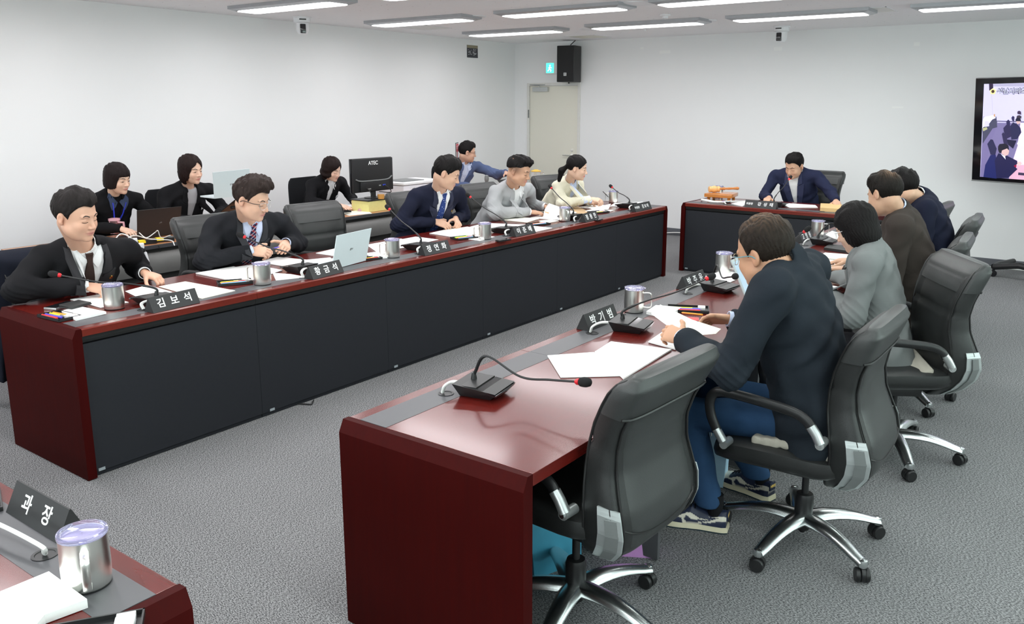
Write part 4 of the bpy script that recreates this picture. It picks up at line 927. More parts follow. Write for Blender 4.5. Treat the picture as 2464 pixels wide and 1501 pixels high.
def hand_fn(W,d,n,left,curl,s=1.0,spread=0,thumb=.6):
    d=np.array(d,float); d/=np.linalg.norm(d); n=np.array(n,float); n-=d*(n@d); n/=np.linalg.norm(n)
    th=np.cross(n,d)*(-1 if left else 1)
    W=np.array(W,float); C=[]; 
    K_=[(.030,.086,.074,.0092),(.0105,.090,.080,.0094),(-.0095,.087,.075,.0090),(-.028,.079,.060,.0080)]
    pl=[]
    for i,(o,l,L,r) in enumerate(K_):
        root=W+d*l*s+th*o*s; pl.append((W+d*.012*s+th*o*.55*s,root,.0135*s,.0118*s))
        cu=curl[i] if hasattr(curl,'__len__') else curl; p=root; ang=0; dd=d+th*spread*(1.5-i)*.12
        for seg,(fr,mul) in enumerate([(.46,.75),(.30,1.1),(.24,.8)]):
            ang+=cu*mul; v=dd*math.cos(ang)-n*math.sin(ang); v/=np.linalg.norm(v); q=p+v*L*fr*s
            C.append((p,q,r*s*(1-.06*seg),r*s*(.94-.07*seg))); p=q
    p=W+d*.025*s+th*.024*s-n*.006*s; v=d*.62+th*.72-n*.35*thumb
    T=[]
    for L,bend,r in [(.040,.0,.0125),(.030,.5,.0105),(.026,.4,.0095)]:
        v=v/np.linalg.norm(v); q=p+v*L*s; T.append((p,q,r*s,r*.9*s)); p=q; v=v+(d*.5-th*.5-n*.3)*bend
    def fn(P):
        a=None
        for c in pl: e=cone(P,*c); a=e if a is None else smin(a,e,.012)
        a=smin(a,ell_o(P,W+d*.05*s,d,th,n,(.045*s,.036*s,.014*s)),.01)
        for c in C: a=smin(a,cone(P,*c),.0035)
        t=None
        for c in T: e=cone(P,*c); t=e if t is None else smin(t,e,.005)
        return smin(a,t,.010)
    return fn,(W-.16*s,W+.16*s)
def ell_o(P,c,a,b,n,r):
    q=P-A3(c); L=np.stack([q@A3(a),q@A3(b),q@A3(n)],1); return ell(L,(0,0,0),r)
SKIN={}
def skinmat():
    if 'skin' in MATS: return MATS['skin']
    m=mat('skin',(1,1,1),.48,var=.05,scale=40,attr=True,bump=.08,bscale=600); b=m.node_tree.nodes['Principled BSDF']
    b.inputs['Subsurface Weight'].default_value=.08; b.inputs['Subsurface Radius'].default_value=(.012,.005,.003); b.inputs['Subsurface Scale'].default_value=1; return m
def cloth(name,c,var=.08): return mat(name,c,.85,var=var,scale=14,bump=.35,bscale=700,spec=.15)
def person(label,base,hc,hyaw,hpitch,hroll,hs,N,SR,SL,ER,EL,WR,WL,hR,hL,pelv,face,o):
    """hc head centre; N base of neck; S shoulders, E elbows, W wrists (R right, L left of the person);
       hR,hL = (hand direction, back-of-hand normal, curls); face = body heading; o = outfit and hair"""
    base=np.array(base,float); V3=lambda v:np.array(tuple(v),float)
    hc,N,SR,SL,ER,EL,WR,WL,pelv=[V3(v) for v in(hc,N,SR,SL,ER,EL,WR,WL,pelv)]
    e=empty('person',tuple(base),0,label,'person','people seated at the meeting'); g=o.get
    H=rotm(hyaw,hpitch,hroll); big=g('big',1.0); hv=g('h',.0055); wd=g('wd',1.0)
    sc=g('sc','skin'); skin=np.array(g('skin',(.66,.43,.32)))
    def toh(P): return ((P-A3(hc))@H)/hs
    hfn=lambda P: head_local(toh(P),wd,g('jaw',1.0),True,g('fat',0))*hs
    up=N-pelv; Ht=np.linalg.norm(up); up/=Ht; lf=SL-SR; lf-=up*(lf@up); lf/=np.linalg.norm(lf); fw=np.cross(lf,up)
    T=np.stack([fw,lf,up],1).astype(f4)
    hb=hc+H@np.array([-.038,0,-.046])*hs; nr=g('neck',.052)*min(1.06,hs)
    cs=np.array([-.16,-.10,0,.25*Ht,.55*Ht,.80*Ht,.93*Ht,Ht+.02]); Wd=np.array([.175,.185,.180,.160,.172,.175,.135,.05])*big; Dp=np.array([.13,.13,.125,.118,.122,.108,.085,.05])*g('deep',big)
    def torso(P,off=0,lo=-.12):
        q=(P-A3(pelv))@T; w_=np.interp(q[:,2],cs,Wd)+off; dd=np.interp(q[:,2],cs,Dp)+off
        r=((np.abs(q[:,1])/w_)**2.4+(np.abs(q[:,0])/dd)**2.4)**(1/2.4); d=(r-1)*np.minimum(w_,dd)*.85
        d=smax(d,(q[:,2]-Ht-.01-off).astype(f4),.04); return smax(d,(lo-q[:,2]).astype(f4),.02).astype(f4)
    inS=N-up*.045
    def shoulders(P,off=0,r=.055):
        d=smin(cone(P,inS+lf*.03,SL,r+off+.010,r+off),cone(P,inS-lf*.03,SR,r+off+.010,r+off),.03)
        return smin(d,smin(cone(P,N-up*.012+lf*.035-fw*.02,SL-up*.0,.034+off,.040+off),cone(P,N-up*.012-lf*.035-fw*.02,SR,.034+off,.040+off),.02),.04)
    tz0=None
    nd=hb-N; nd/=np.linalg.norm(nd); f2=np.cross(lf,nd); f2/=np.linalg.norm(f2); T2=np.stack([f2,np.cross(nd,f2),nd],1).astype(f4)
    bind=lambda a,b: (b-a)/np.linalg.norm(b-a)
    dR,dL=bind(ER,WR),bind(EL,WL)
    hf=[hand_fn(WR+dR*.01,hR[0],hR[1],False,hR[2],g('hs',1.0)),hand_fn(WL+dL*.01,hL[0],hL[1],True,hL[2],g('hs',1.0))]
    def body(P):
        d=np.full(len(P),9.,f4); c=hc
        m=np.abs(P-A3(c)).max(1)<.20*hs
        if m.any(): d[m]=hfn(P[m])
        far=np.sqrt(((P-A3(c))**2).sum(1))-.13*hs; d=np.where(m,d,far)
        nk=cone(P,N-up*.03,hb,nr*1.08,nr); d=smin(d,nk,.015)
        core=cone(P,pelv,N-up*.08,.08,.07); d=smin(d,core,.05); d=smin(d,cone(P,SR,SL,.04,.04),.03)
        for S,E_,W in((SR,ER,WR),(SL,EL,WL)):
            d=smin(d,cone(P,S,E_,.038,.032),.02); d=smin(d,cone(P,E_,W,.034,.0265),.01)
        for fn,(lo,hi) in hf:
            m=((P>lo)&(P<hi)).all(1)
            if m.any(): d[m]=smin(d[m],fn(P[m]),.010)
        return d
    pts=np.array([hc,N,SR,SL,ER,EL,WR,WL,pelv]); lo=pts.min(0)-.20; hi=pts.max(0)+.20; hi[2]=max(hi[2],hc[2]+.15*hs)
    def colf(P):
        C=np.tile(skin,(len(P),1)); q=toh(P); s=lambda c,r: np.exp(-((((q-np.array(c))/np.array(r))**2).sum(1)))
        ay=q.copy(); ay[:,1]=np.abs(ay[:,1]); sa=lambda c,r: np.exp(-((((ay-np.array(c))/np.array(r))**2).sum(1)))
        red=.25*sa((.062,.038,-.030),(.03,.02,.02))+.35*sa((0,.085,-.01),(.03,.02,.04))+.25*s((.10,0,-.03),(.02,.014,.014))
        C=C*(1-red[:,None]*np.array([.02,.28,.30]))
        lip=np.clip(1.4*s((.088,0,-.063),(.016,.022,.0085)),0,1)[:,None]; C=C*(1-lip)+lip*np.array(g('lip',(.55,.22,.19)))
        if g('stub'):
            m=np.clip(sa((-.01,.07,.035),(.05,.03,.05))*1.3,0,1)[:,None]; C=C*(1-m*.62)
        return C
    body_o=fmesh('body',body,lo,hi,g('hb',hv*.82),skinmat(),e,base,colf)
    # ---- hair and face pieces
    thin=g('thin'); hcol=np.array(g('hair',(.012,.010,.010)))*.6
    hm=mat('hair_'+g('hn','black')+('_thin' if thin else ''),tuple(hcol),.55,var=.5,scale=60,bump=.8,bscale=200,spec=.15,attr=bool(thin))
    def hcf(P):
        q=toh(P); w_=np.clip(1.25*np.exp(-(((q-np.array(thin[:3]))/np.array(thin[3:6]))**2).sum(1)),0,1)*(.55+.45*np.sin(q[:,1]*420+6*np.sin(q[:,0]*70))); w_=w_[:,None]*thin[6]; return hcol*(1-w_)+w_*np.array((.26,.15,.09))
    hairf=lambda P: hair_local(toh(P),g('style','short'),wd)*hs
    r_=.30 if g('style')=='pony' else .20
    fmesh('hair',hairf,hc-r_*hs,hc+r_*hs,g('hh',hv*.8),hm,e,base,hcf if thin else None)
    of=tuple(hc); FH=lambda nm_,A,B,m,**k: strip(nm_,[(a*hs,b*hs) for a,b in A],[(a*hs,b*hs) for a,b in B],hfn,H,of,m,body_o,root=base,back=.16*hs,tmax=.2,**k)
    if g('facing',True):
        bm_=mat('eyebrow',(.03,.022,.02),.8); lm=mat('lash',(.015,.01,.01),.6)
        for s in(1,-1):
            FH('eyebrow',[(s*.014,.0215),(s*.032,.028),(s*.050,.020)],[(s*.014,.0165),(s*.032,.0235),(s*.051,.0185)],bm_,lift=.0004,th=.0006,n=6)
            y=-.006 if g('eyes','down')=='down' else -.002
            FH('eyelash',[(s*.018,y),(s*.031,y+(-.0025 if y<-.004 else .0035)),(s*.045,y+.001)],[(s*.018,y-.0016),(s*.031,y-.0046+(0 if y<-.004 else .0055)),(s*.046,y-.001)],lm,lift=.0003,th=.0006,n=6)
            if y>-.004: FH('iris',[(s*.027,y+.0005),(s*.031,y+.001),(s*.036,y+.0005)],[(s*.027,y-.003),(s*.031,y-.0045),(s*.036,y-.003)],lm,lift=.0002,th=.0004,n=4)
        FH('mouth_line',[(-.021,-.0640),(0,-.0628),(.021,-.0640)],[(-.021,-.0650),(0,-.0642),(.021,-.0650)],mat('mouth_line',(.22,.07,.06),.6),lift=.0002,th=.0004,n=6)
    if g('glasses'):
        w=MB(); Hm=H*hs
        def hp(x,y,z): return hc+Hm@np.array([x,y,z])-base
        for s in(1,-1):
            lp=[(.098,s*.012,.012),(.096,s*.032,.016),(.086,s*.054,.012),(.084,s*.055,-.006),(.095,s*.045,-.021),(.099,s*.022,-.021),(.101,s*.011,-.008)]
            w.tube(spline([hp(*p) for p in lp+lp[:1]],4)[:-1],.0011*hs,6,closed=True)
            w2=MB().tube(spline([hp(.085,s*.056,.008),hp(.05,s*.077*wd,.006),hp(0,s*.083*wd,.004),hp(-.02,s*.083*wd,-.008)],4),.0019*hs,6); 
            w2.build('glasses_temple',g('temple',K['blackp']),e,True)
        w.tube([hp(.099,-.012,.004),hp(.102,0,.006),hp(.099,.012,.004)],.0012*hs,6); w.build('glasses_frame',g('gm',K['silver']),e,True)
    # ---- clothes
    jm=g('jacket'); jo=g('joff',.013); vb=g('vb',.14)*Ht; vw=g('vw',.062)*big; chest=g('chest',True)
    cb=vb; topc=Ht+.02
    def vhalf(c): return np.interp(c,[cb,Ht-.05,Ht+.05],[0,vw,vw*1.05])
    ph=rng.uniform(0,6,6)
    def folds(P): return .0028*np.sin(P@A3([38,17,-26])+ph[0]+2*np.sin(P@A3([9,-14,21])+ph[1]))+.0018*np.sin(P@A3([-25,47,33])+ph[2])
    def wr(P):
        s=0
        for E_ in (ER,EL):
            r2=((P-A3(E_))**2).sum(1); s=s+np.exp(-r2/.012)
        m=s>.02; o_=np.zeros(len(P),f4)
        if m.any():
            Q=P[m]; a=np.sin(Q@A3([52,40,70])+ph[3]+2.2*np.sin(Q@A3([16,-11,19])+ph[4])); o_[m]=(.0065*(1-np.abs(a))**2-.0015)*s[m]
        return o_
    jl=g('jl',-.13); ar=g('arm',1.0)
    def jacket(P,cut=True):
        d=torso(P,jo,jl); d=smin(d,shoulders(P,jo-.004,.054*g('shr',1.0)),.035)
        if cut and g('open',True):
            q=(P-A3(pelv))@T; c=np.maximum(np.maximum(np.abs(q[:,1])-vhalf(q[:,2]),cb-q[:,2]),-q[:,0]+.01); d=np.maximum(d,-c)
        for S,E_,W,dd in((SR,ER,WR,dR),(SL,EL,WL,dL)):
            a=cone(P,S,E_,.066*ar,.056*ar); b=cone(P,E_,W+dd*.012,.054*ar,.041*ar); b=np.maximum(b,((P-A3(W+dd*.010))@A3(dd)))
            a=smin(a,b,.03); d=smin(d,a,.018)
        d=d+folds(P)*1.25-wr(P)
        # collar standing round the neck
        q=(P-A3(N-nd*.01))@T2; rho=np.sqrt(q[:,1]**2+q[:,0]**2); ring=np.maximum(np.abs(rho-(nr+.015))-.0055,np.abs(q[:,2]-.018)-.036+np.clip(q[:,0]*.5,0,1)); ring=np.maximum(ring,q[:,0]-.035)
        d=smin(d,ring.astype(f4),.02)
        nk=cone(P,N-up*.02,hb,nr+.009,nr+.009); d=smax(d,-nk,.004)
        return d.astype(f4)
    lo2=pts.min(0)-.16; hi2=pts.max(0)+.16; hi2[2]=N[2]+.12; lo2[2]=min(lo2[2],pelv[2]-.22)
    jn=g('jname','jacket')
    J=fmesh(jn,jacket,lo2,hi2,hv*1.15,jm,e,base)
    def shirt(P):
        d=torso(P,.002,-.05); d=smin(d,shoulders(P,-.006),.03)
        d=smax(d,-cone(P,N-up*.0,hb,nr+.003,nr+.003),.003)
        q=(P-A3(N))@T2; rho=np.sqrt(q[:,1]**2+q[:,0]**2)
        if g('collar',True):
            ring=np.maximum(np.abs(rho-(nr+.009))-.0032,np.abs(q[:,2]-.014+.30*q[:,0])-.028); d=smin(d,ring.astype(f4),.008)
        return d
    fl_,fh_=N-np.array([.17,.17,.42]),N+np.array([.17,.17,.10])
    fmesh('shirt',shirt,fl_,fh_,max(.0055,hv*.95),g('shirt'),e,base)
    both=lambda P: np.minimum(np.minimum(jacket(P,True),shirt(P)),9)
    both2=lambda P: np.minimum(both(P),cone(P,N-up*.03,hb,nr,nr))
    pz=tuple(pelv)
    ST=lambda nm_,A,B,m,fn=both,par=J,**k: strip(nm_,A,B,fn,T,pz,m,par,root=base,back=.32,tmax=.62,**k)
    if g('lapels',True) and g('open',True) and g('facing',True):
        lc=[min(1,c*1.7+.004) for c in o.get('jc',(.01,.01,.012))]; lm_=mat('lapel_'+jm.name,lc,.75,bump=.3,bscale=900,spec=.3) if g('jc') else jm  # lapel cloth colour lightened to stand in for sheen along its edges
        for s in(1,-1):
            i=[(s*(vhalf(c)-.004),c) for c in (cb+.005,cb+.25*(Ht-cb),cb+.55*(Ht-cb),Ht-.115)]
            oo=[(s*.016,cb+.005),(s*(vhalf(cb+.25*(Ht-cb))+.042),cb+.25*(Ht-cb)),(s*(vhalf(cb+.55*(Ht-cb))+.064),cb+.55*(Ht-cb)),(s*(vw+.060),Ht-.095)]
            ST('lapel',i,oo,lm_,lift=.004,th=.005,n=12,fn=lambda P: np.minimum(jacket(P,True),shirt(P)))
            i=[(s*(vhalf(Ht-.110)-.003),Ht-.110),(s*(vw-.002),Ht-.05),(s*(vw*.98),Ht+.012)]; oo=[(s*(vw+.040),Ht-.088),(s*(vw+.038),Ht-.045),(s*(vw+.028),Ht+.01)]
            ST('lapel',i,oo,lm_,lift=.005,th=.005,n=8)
    if g('collar',True) and g('facing',True) and g('flaps',True):
        cm_=g('collarm',g('shirt')); cl=g('cl',0)
        for s in(1,-1):
            ST('collar_flap',[(s*.060,Ht+.030),(s*.038,Ht+.004),(s*.008,Ht-.024)],[(s*(.072+cl),Ht+.006),(s*(.060+cl),Ht-.035-cl),(s*(.044+cl),Ht-.072-cl)],cm_,fn=both2,lift=.004,th=.003,n=8)
    if g('tie'):
        tm=g('tie'); c0=max(cb-.02,.05)
        ST('tie',[(-.020,Ht+.010),(-.014,Ht-.032),(-.023,Ht-.09),(-.042,(Ht+cb)/2-.03),(-.046,c0)],[(.020,Ht+.010),(.014,Ht-.032),(.023,Ht-.09),(.042,(Ht+cb)/2-.03),(.046,c0)],tm,fn=shirt,lift=.009,th=.005,n=20,par=e)
    elif g('facing',True) and g('buttons',True):
        for k in range(3):
            c=Ht-.08-.075*k
            if c>cb+.03: ST('shirt_button',[(-.004,c),(.004,c)],[(-.004,c-.008),(.004,c-.008)],K['white'],fn=shirt,lift=.001,th=.002,n=2,par=e)
    if g('badge'):
        c=Ht-.14; y=.115; aa=[(y+.011*math.cos(t),c+.011*math.sin(t)) for t in np.linspace(0,math.pi,6)]; bb=[(y+.011*math.cos(t),c-.011*math.sin(t)) for t in np.linspace(0,math.pi,6)]
        ST('lapel_badge',aa,bb,mat('gold',(.85,.60,.18),.25,1),lift=.009,th=.003,n=8,par=e)
    if g('namecard'):
        c=Ht-.15; ST('name_badge',[(.095,c),(.15,c+.004)],[(.095,c-.022),(.15,c-.018)],K['white'],lift=.009,th=.002,n=4,par=e)
    if g('lanyard'):
        for s in(1,-1): ST('lanyard',[(s*.052,Ht-.02),(s*.03,Ht-.12),(s*.002,Ht-.24)],[(s*.060,Ht-.02),(s*.038,Ht-.12),(s*.012,Ht-.24)],g('lanyard'),lift=.006,th=.0015,n=8,par=e)
        ST('lanyard_tag',[(-.008,Ht-.235),(.008,Ht-.235)],[(-.008,Ht-.30),(.008,Ht-.30)],g('lanyard'),lift=.006,th=.003,n=3,par=e)
    # cuffs and sleeve buttons
    for W,dd,s in((WR,dR,0),(WL,dL,1)):
        W=W-base; q=Vector(dd).to_track_quat('Z','Y').to_matrix()
        if g('cuff',True): MB().lathe([(.034,-.035),(.0355,.005),(.0345,.026),(.031,.026),(.030,.0)],20,W,q,cap=False).build('shirt_cuff',g('cuffm',g('shirt')),e,True)
    # trousers, shoes
    F=np.array([math.cos(face),math.sin(face),0]); Lh=np.array([-F[1],F[0],0]); legs=g('legs'); 
    tm=g('trousers',cloth('dark_trousers',(.018,.018,.022)))
    KN=[];AN=[]
    for i,s in enumerate((1,-1)):
        if legs: k_,a_=[np.array(v,float) for v in legs[i]]
        else: k_=pelv+F*.43+Lh*s*.10; k_[2]=.525; a_=k_+F*(.0)+np.array([0,0,0]); a_[2]=.11
        KN.append(k_);AN.append(a_)
    def trou(P):
        d=cone(P,pelv-Lh*.07,pelv+Lh*.07,.125,.125)
        for s,k_,a_ in((1,KN[0],AN[0]),(-1,KN[1],AN[1])):
            d=smin(d,cone(P,pelv+Lh*s*.09-np.array([0,0,.02]),k_,.088,.067),.03); d=smin(d,np.maximum(cone(P,k_,a_,.068,.058*g('hem',1)),a_[2]-.0-P[:,2]),.02)
        return (d+folds(P)*.8).astype(f4)
    pp=np.array(KN+AN+[pelv]); fmesh('trousers',trou,pp.min(0)-.16,pp.max(0)+.17,g('ht',.013),tm,e,base)
    for i,a_ in enumerate(AN):
        if g('sneakers'): continue
        def shoe(P,a_=a_):
            q=np.stack([(P-A3(a_))@A3(F),(P-A3(a_))@A3(Lh),P[:,2]],1); d=smin(cone(q,(-.03,0,.045),(.15,0,.038),.042,.040),cone(q,(0,0,.05),(0,0,.12),.045,.045),.03)
            return np.maximum(d,.004-P[:,2]).astype(f4)
        fmesh('shoe',shoe,a_+np.array([-.26,-.26,-.13]),a_+np.array([.26,.26,.06]),.012,K['leather2'],e,base)
    return dict(e=e,J=J,T=T,N=N,H=H,hc=hc,AN=AN,base=base,F=F,Lh=Lh,jacket=jacket,body=body_o)
WHT=cloth('white_shirt',(.80,.81,.82),.02); BLK=cloth('black_suit',(.0095,.0095,.011)); CHA=cloth('charcoal_suit',(.014,.015,.018)); NAV=cloth('navy_suit',(.011,.013,.028)); NVB=cloth('navy_blazer',(.018,.022,.052))
GRY=cloth('light_grey_blazer',(.36,.37,.38)); CRM=cloth('cream_jacket',(.72,.69,.55),.03); LBL=cloth('pale_blue_shirt',(.55,.62,.80),.03); BLU=cloth('blue_blazer',(.085,.115,.22)); GR2=cloth('mid_grey_jacket',(.17,.18,.18)); BRN=cloth('brown_jacket',(.040,.032,.028)); NV2=cloth('dark_slate_suit',(.016,.021,.028)); LGT=cloth('grey_knit',(.42,.42,.44)); DNB=cloth('slate_collar',(.04,.055,.10)); KNI=cloth('black_cardigan',(.006,.006,.007)); JEAN=cloth('indigo_jeans',(.022,.055,.12),.25)
DKT=cloth('brown_tie',(.045,.028,.024),.1)
def plaid():
    m=cloth('plaid_tie',(.02,.02,.06)); nt=m.node_tree; b=nt.nodes['Principled BSDF']; tc=nt.nodes.new('ShaderNodeTexCoord')
    prev=None
    for sc,rot,col in((95,.6,(.25,.03,.04,1)),(130,-.7,(.45,.45,.5,1))):
        mp=nt.nodes.new('ShaderNodeMapping'); mp.inputs['Rotation'].default_value=(rot,0,rot); nt.links.new(tc.outputs['Object'],mp.inputs[0])
        w_=nt.nodes.new('ShaderNodeTexWave'); w_.inputs['Scale'].default_value=sc/8; w_.bands_direction='Z'; nt.links.new(mp.outputs[0],w_.inputs[0])
        g_=nt.nodes.new('ShaderNodeMath'); g_.operation='GREATER_THAN'; g_.inputs[1].default_value=.6 if prev is None else .88; nt.links.new(w_.outputs['Fac'],g_.inputs[0])
        mx=nt.nodes.new('ShaderNodeMix'); mx.data_type='RGBA'; nt.links.new(g_.outputs[0],mx.inputs[0])
        if prev is None: mx.inputs[6].default_value=(.02,.022,.07,1)
        else: nt.links.new(prev,mx.inputs[6])
        mx.inputs[7].default_value=col; prev=mx.outputs[2]
    nt.links.new(prev,b.inputs['Base Color']); return m
def dotted():
    m=cloth('dotted_tie',(.03,.07,.32)); nt=m.node_tree; b=nt.nodes['Principled BSDF']; tc=nt.nodes.new('ShaderNodeTexCoord')
    v=nt.nodes.new('ShaderNodeTexVoronoi'); v.inputs['Scale'].default_value=55; v.inputs['Randomness'].default_value=.15; nt.links.new(tc.outputs['Object'],v.inputs['Vector'])
    g_=nt.nodes.new('ShaderNodeMath'); g_.operation='LESS_THAN'; g_.inputs[1].default_value=.20; nt.links.new(v.outputs['Distance'],g_.inputs[0])
    mx=nt.nodes.new('ShaderNodeMix'); mx.data_type='RGBA'; nt.links.new(g_.outputs[0],mx.inputs[0]); mx.inputs[6].default_value=(.028,.055,.20,1); mx.inputs[7].default_value=(.55,.6,.75,1); nt.links.new(mx.outputs[2],b.inputs['Base Color']); return m
# ================================================================ staff desks along the left wall
K['dtop']=wood('desk_top_wood',(.50,.23,.11),(.40,.17,.08),.35,.2,1); K['dgrey']=mat('desk_grey',(.05,.049,.047),.5); K['dlight']=mat('desk_light_grey',(.15,.15,.145),.45); K['dedge']=mat('desk_edge',(.05,.05,.055),.5)
def desk(y0,y1,x0,x1,lab):
    e=empty('staff_desk',((x0+x1)/2,y0,0),0,lab,'desk','grey staff desks along the left wall'); a=(x1-x0)/2; L=y1-y0
    MB().box(-a+.004,a-.012,.002,L-.002,.700,.720,.002).build('desktop',K['dtop'],e)
    MB().box(a-.012,a,.002,L-.002,.690,.7205,.004).box(-a,-a+.004,.002,L-.002,.69,.7205).build('edge_band',K['dedge'],e)
    V=[];Fc=[];n=8
    MB().prism([(a-.03+.05*math.sin(t),.56+.10*math.cos(t)) for t in np.linspace(.25,2.2,8)]+[(a-.04,.50),(a-.04,.66)],.01,L-.01,1).build('rounded_apron',K['dlight'],e,True)
    MB().box(a-.06,a-.045,.01,L-.01,.06,.69).build('modesty_panel',K['dgrey'],e)
    for y in(.02,L-.05): MB().box(-a+.05,a-.045,y,y+.03,.0,.70,.004).build('desk_leg',K['dgrey'],e)
desk(.75,2.55,-6.60,-5.93,'grey staff desk at the left edge behind the man in black suit')
desk(2.60,4.75,-6.60,-5.89,'grey staff desk with the black laptop and cables')
desk(5.02,6.85,-6.60,-5.93,'grey staff desk with the monitor and yellow box')
desk(6.90,8.95,-6.60,-5.78,'grey staff desk with teapot and tablet near the corner')
for i,(x,y,rz,l) in enumerate([(-6.86,3.62,0,'black fabric staff chair of the woman with blue lanyard'),(-6.86,4.24,0,'black fabric staff chair of the woman with a long bob'),(-6.84,5.80,RD(6),'tall black fabric staff chair of the woman with wavy hair'),(-6.86,8.0,RD(12),'black fabric staff chair of the man in blue blazer')]):
    chair(x,y,rz,l,mesh_back=True,brot=.4*i)
DZ0=.7215
# black laptop and cables
bl,br=at(331,577,z=.724),at(432,560,z=.724)
laptop(bl,br,at(330,507,x=bl.x+.07),at(437,496.5,x=br.x+.07),.22,'black laptop of the woman with blue lanyard, lid to the camera',K['blackp'],logo=1)
e=empty('pink_tumbler',at(278,562,z=.722).to_tuple()[:2]+(DZ0,),0,'pink metal tumbler on the desk of the woman with blue lanyard','mug'); K['pinkm']=mat('pink_metal',(.72,.40,.42),.25,.9); K['pinkp']=mat('pink_plastic',(.75,.40,.45),.4)
MB().lathe([(.036,0),(.040,.004),(.043,.105),(.043,.110)],24).build('cup',K['pinkm'],e,True); MB().lathe([(.0445,.108),(.0445,.124),(.03,.127)],24).build('lid',K['pinkp'],e,True); MB().tube([(.04,.01,.095),(.085,.03,.095),(.085,.03,.06)],.009,8).build('handle',K['pinkp'],e,True)
K['strip']
c=at(300,600,z=.73); e=empty('power_strip',(c.x-.06,c.y+.02,DZ0),R_(65),'white power strip with plugs behind the man in black suit','power strip')
MB().box(-.14,.14,-.03,.03,0,.035,.006).build('strip_body',K['white'],e,True)
for k in range(3): MB().box(-.11+.08*k,-.06+.08*k,-.022,.022,.036,.075,.008).build('plug',K['white'] if k!=1 else K['blackp'],e,True)
tag(MB().tube(spline([at(270,585,z=.80),at(290,563,z=.84),at(315,572,z=.82),at(330,590,z=.74)],6),.004,6).tube(spline([at(290,590,z=.76),at(320,567,z=.80),at(360,575,z=.76),at(410,578,z=.75),at(420,590,z=.735)],6),.004,6).tube(spline([at(335,560,z=.80),at(352,572,z=.77),at(372,560,z=.80),at(380,555,z=.82),at(388,572,z=.76),at(410,566,z=.78)],6),.0035,6).tube(spline([at(318,600,z=.72),at(326,608,z=.68),at(320,616,z=.62),at(316,625,z=.58)],6),.005,6).build('white_cables',K['cable'],None,True),'tangle of white cables on the desk before the black laptop','cable')
tag(MB().tube(spline([at(318,590,z=.75),at(345,598,z=.72),at(352,610,z=.66),at(355,630,z=.58)],6),.003,6).tube(spline([at(380,590,z=.72),at(386,605,z=.66),at(370,620,z=.6),at(345,632,z=.56)],6),.002,6).build('black_cables',K['bcable'],None,True),'thin black cables drooping from the desk edge','cable')
K['yel']=mat('yellow_label',(.85,.70,.03),.4)
for px,l in (((352,584),'black adapter with yellow label beside the plugs'),((395,578),'black adapter with yellow label near the leather chair')):
    c=at(*px,z=.73); e=empty('adapter',(c.x,c.y,DZ0),R_(75),l,'adapter','black adapters with yellow labels'); MB().box(-.07,.07,-.03,.03,0,.03,.006).build('case',K['blackp'],e,True); MB().box(-.06,-.01,-.0305,.0305,.012,.0302).build('yellow_label',K['yel'],e); MB().box(.03,.065,-.015,.02,.03,.036).build('connector',K['silver'],e)
c=at(353,618,x=-5.86); e=empty('cable_adapter',(c.x,c.y,c.z),0,'pale inline cable connector hanging below the desk edge','adapter'); MB().lathe([(.009,-.04),(.010,-.035),(.010,.035),(.006,.04)],12,(0,0,0),Matrix.Rotation(.2,3,'X')).build('barrel',K['white'],e,True)
quad('paper_stack',[(-30,652),(-30,628),(38,619),(22,652)],DZ0,.02,K['paper'],'stack of papers on the desk at the left frame edge','paper',PG)
quad('paper_stack',[(682,514),(690,508),(735,507),(722,515)],DZ0,.01,K['cream'],'cream paper stack left behind the empty leather chair','paper',PG)
# reading stand with white laptop (woman with the long bob)
c=Vector((-6.22,4.42,0)); e=empty('laptop_stand',(c.x,c.y,DZ0),R_(0),'black folding laptop stand before the woman with the long bob','stand')
MB().lathe([(.09,0),(.09,.006),(.02,.012)],20).tube([(0,0,.01),(-.02,0,.16)],.012,10).tube([(-.02,-.14,.165),(-.02,.14,.165)],.013,10).build('post',K['blackp'],e,True)
MB().box(-.15,.13,-.15,.15,-.004,.004,.002,Matrix.Rotation(R_(-28),3,'Y'),(-.03,0,.19)).build('tray',K['blackp'],e)
tl,tr_,b1,b2=at(512,415,x=-6.12),at(600,406,x=-6.12),at(516,478,x=-6.16),at(604,469,x=-6.16)
laptop(b1,b2,tl,tr_,.2,'white laptop raised on the black stand behind the plaid-tie man',K['lapw'],logo=1)
# monitor and yellow box
bc=at(905,497,x=-6.08); bc.z=.7205
e=empty('yellow_box',(-6.14,5.86,DZ0),R_(0),'pale yellow box used as a monitor riser','box'); K['ybox']=mat('yellow_paper',(.72,.66,.26),.7)
MB().box(-.12,.12,-.20,.20,0,.105,.003).build('carton',K['ybox'],e); MB().box(-.125,.125,-.21,.195,.1055,.116,.002).build('lid_board',K['blackp'],e)
e=empty('monitor',(-6.16,5.86,DZ0+.1165),R_(0),'black monitor seen from behind on the yellow box','monitor')
MB().lathe([(.09,0),(.09,.006),(.02,.012)],24).box(-.012,.012,-.025,.025,.01,.13).build('monitor_stand',K['blackp'],e,True)
zb=.062
MB().box(-.035,-.01,-.275,.275,zb,zb+.335,.006).build('bezel',K['blackg'],e,True)
MB().box(-.036,-.0355,-.26,.26,zb+.012,zb+.323).build('screen',K['scr'],e)
MB().box(-.012,.014,-.270,.270,zb+.004,zb+.331,.010).build('rear_shell',K['blackp'],e,True)
MB().tube(spline([(.015,-.24,zb+.135),(.022,-.18,zb+.115),(.025,0,zb+.112),(.022,.18,zb+.115),(.015,.25,zb+.145)],6),.007,8).build('ridge',K['greyp'],e,True)
MB().box(.012,.034,-.19,.19,zb+.012,zb+.105,.008).build('port_housing',K['blackp'],e,True)
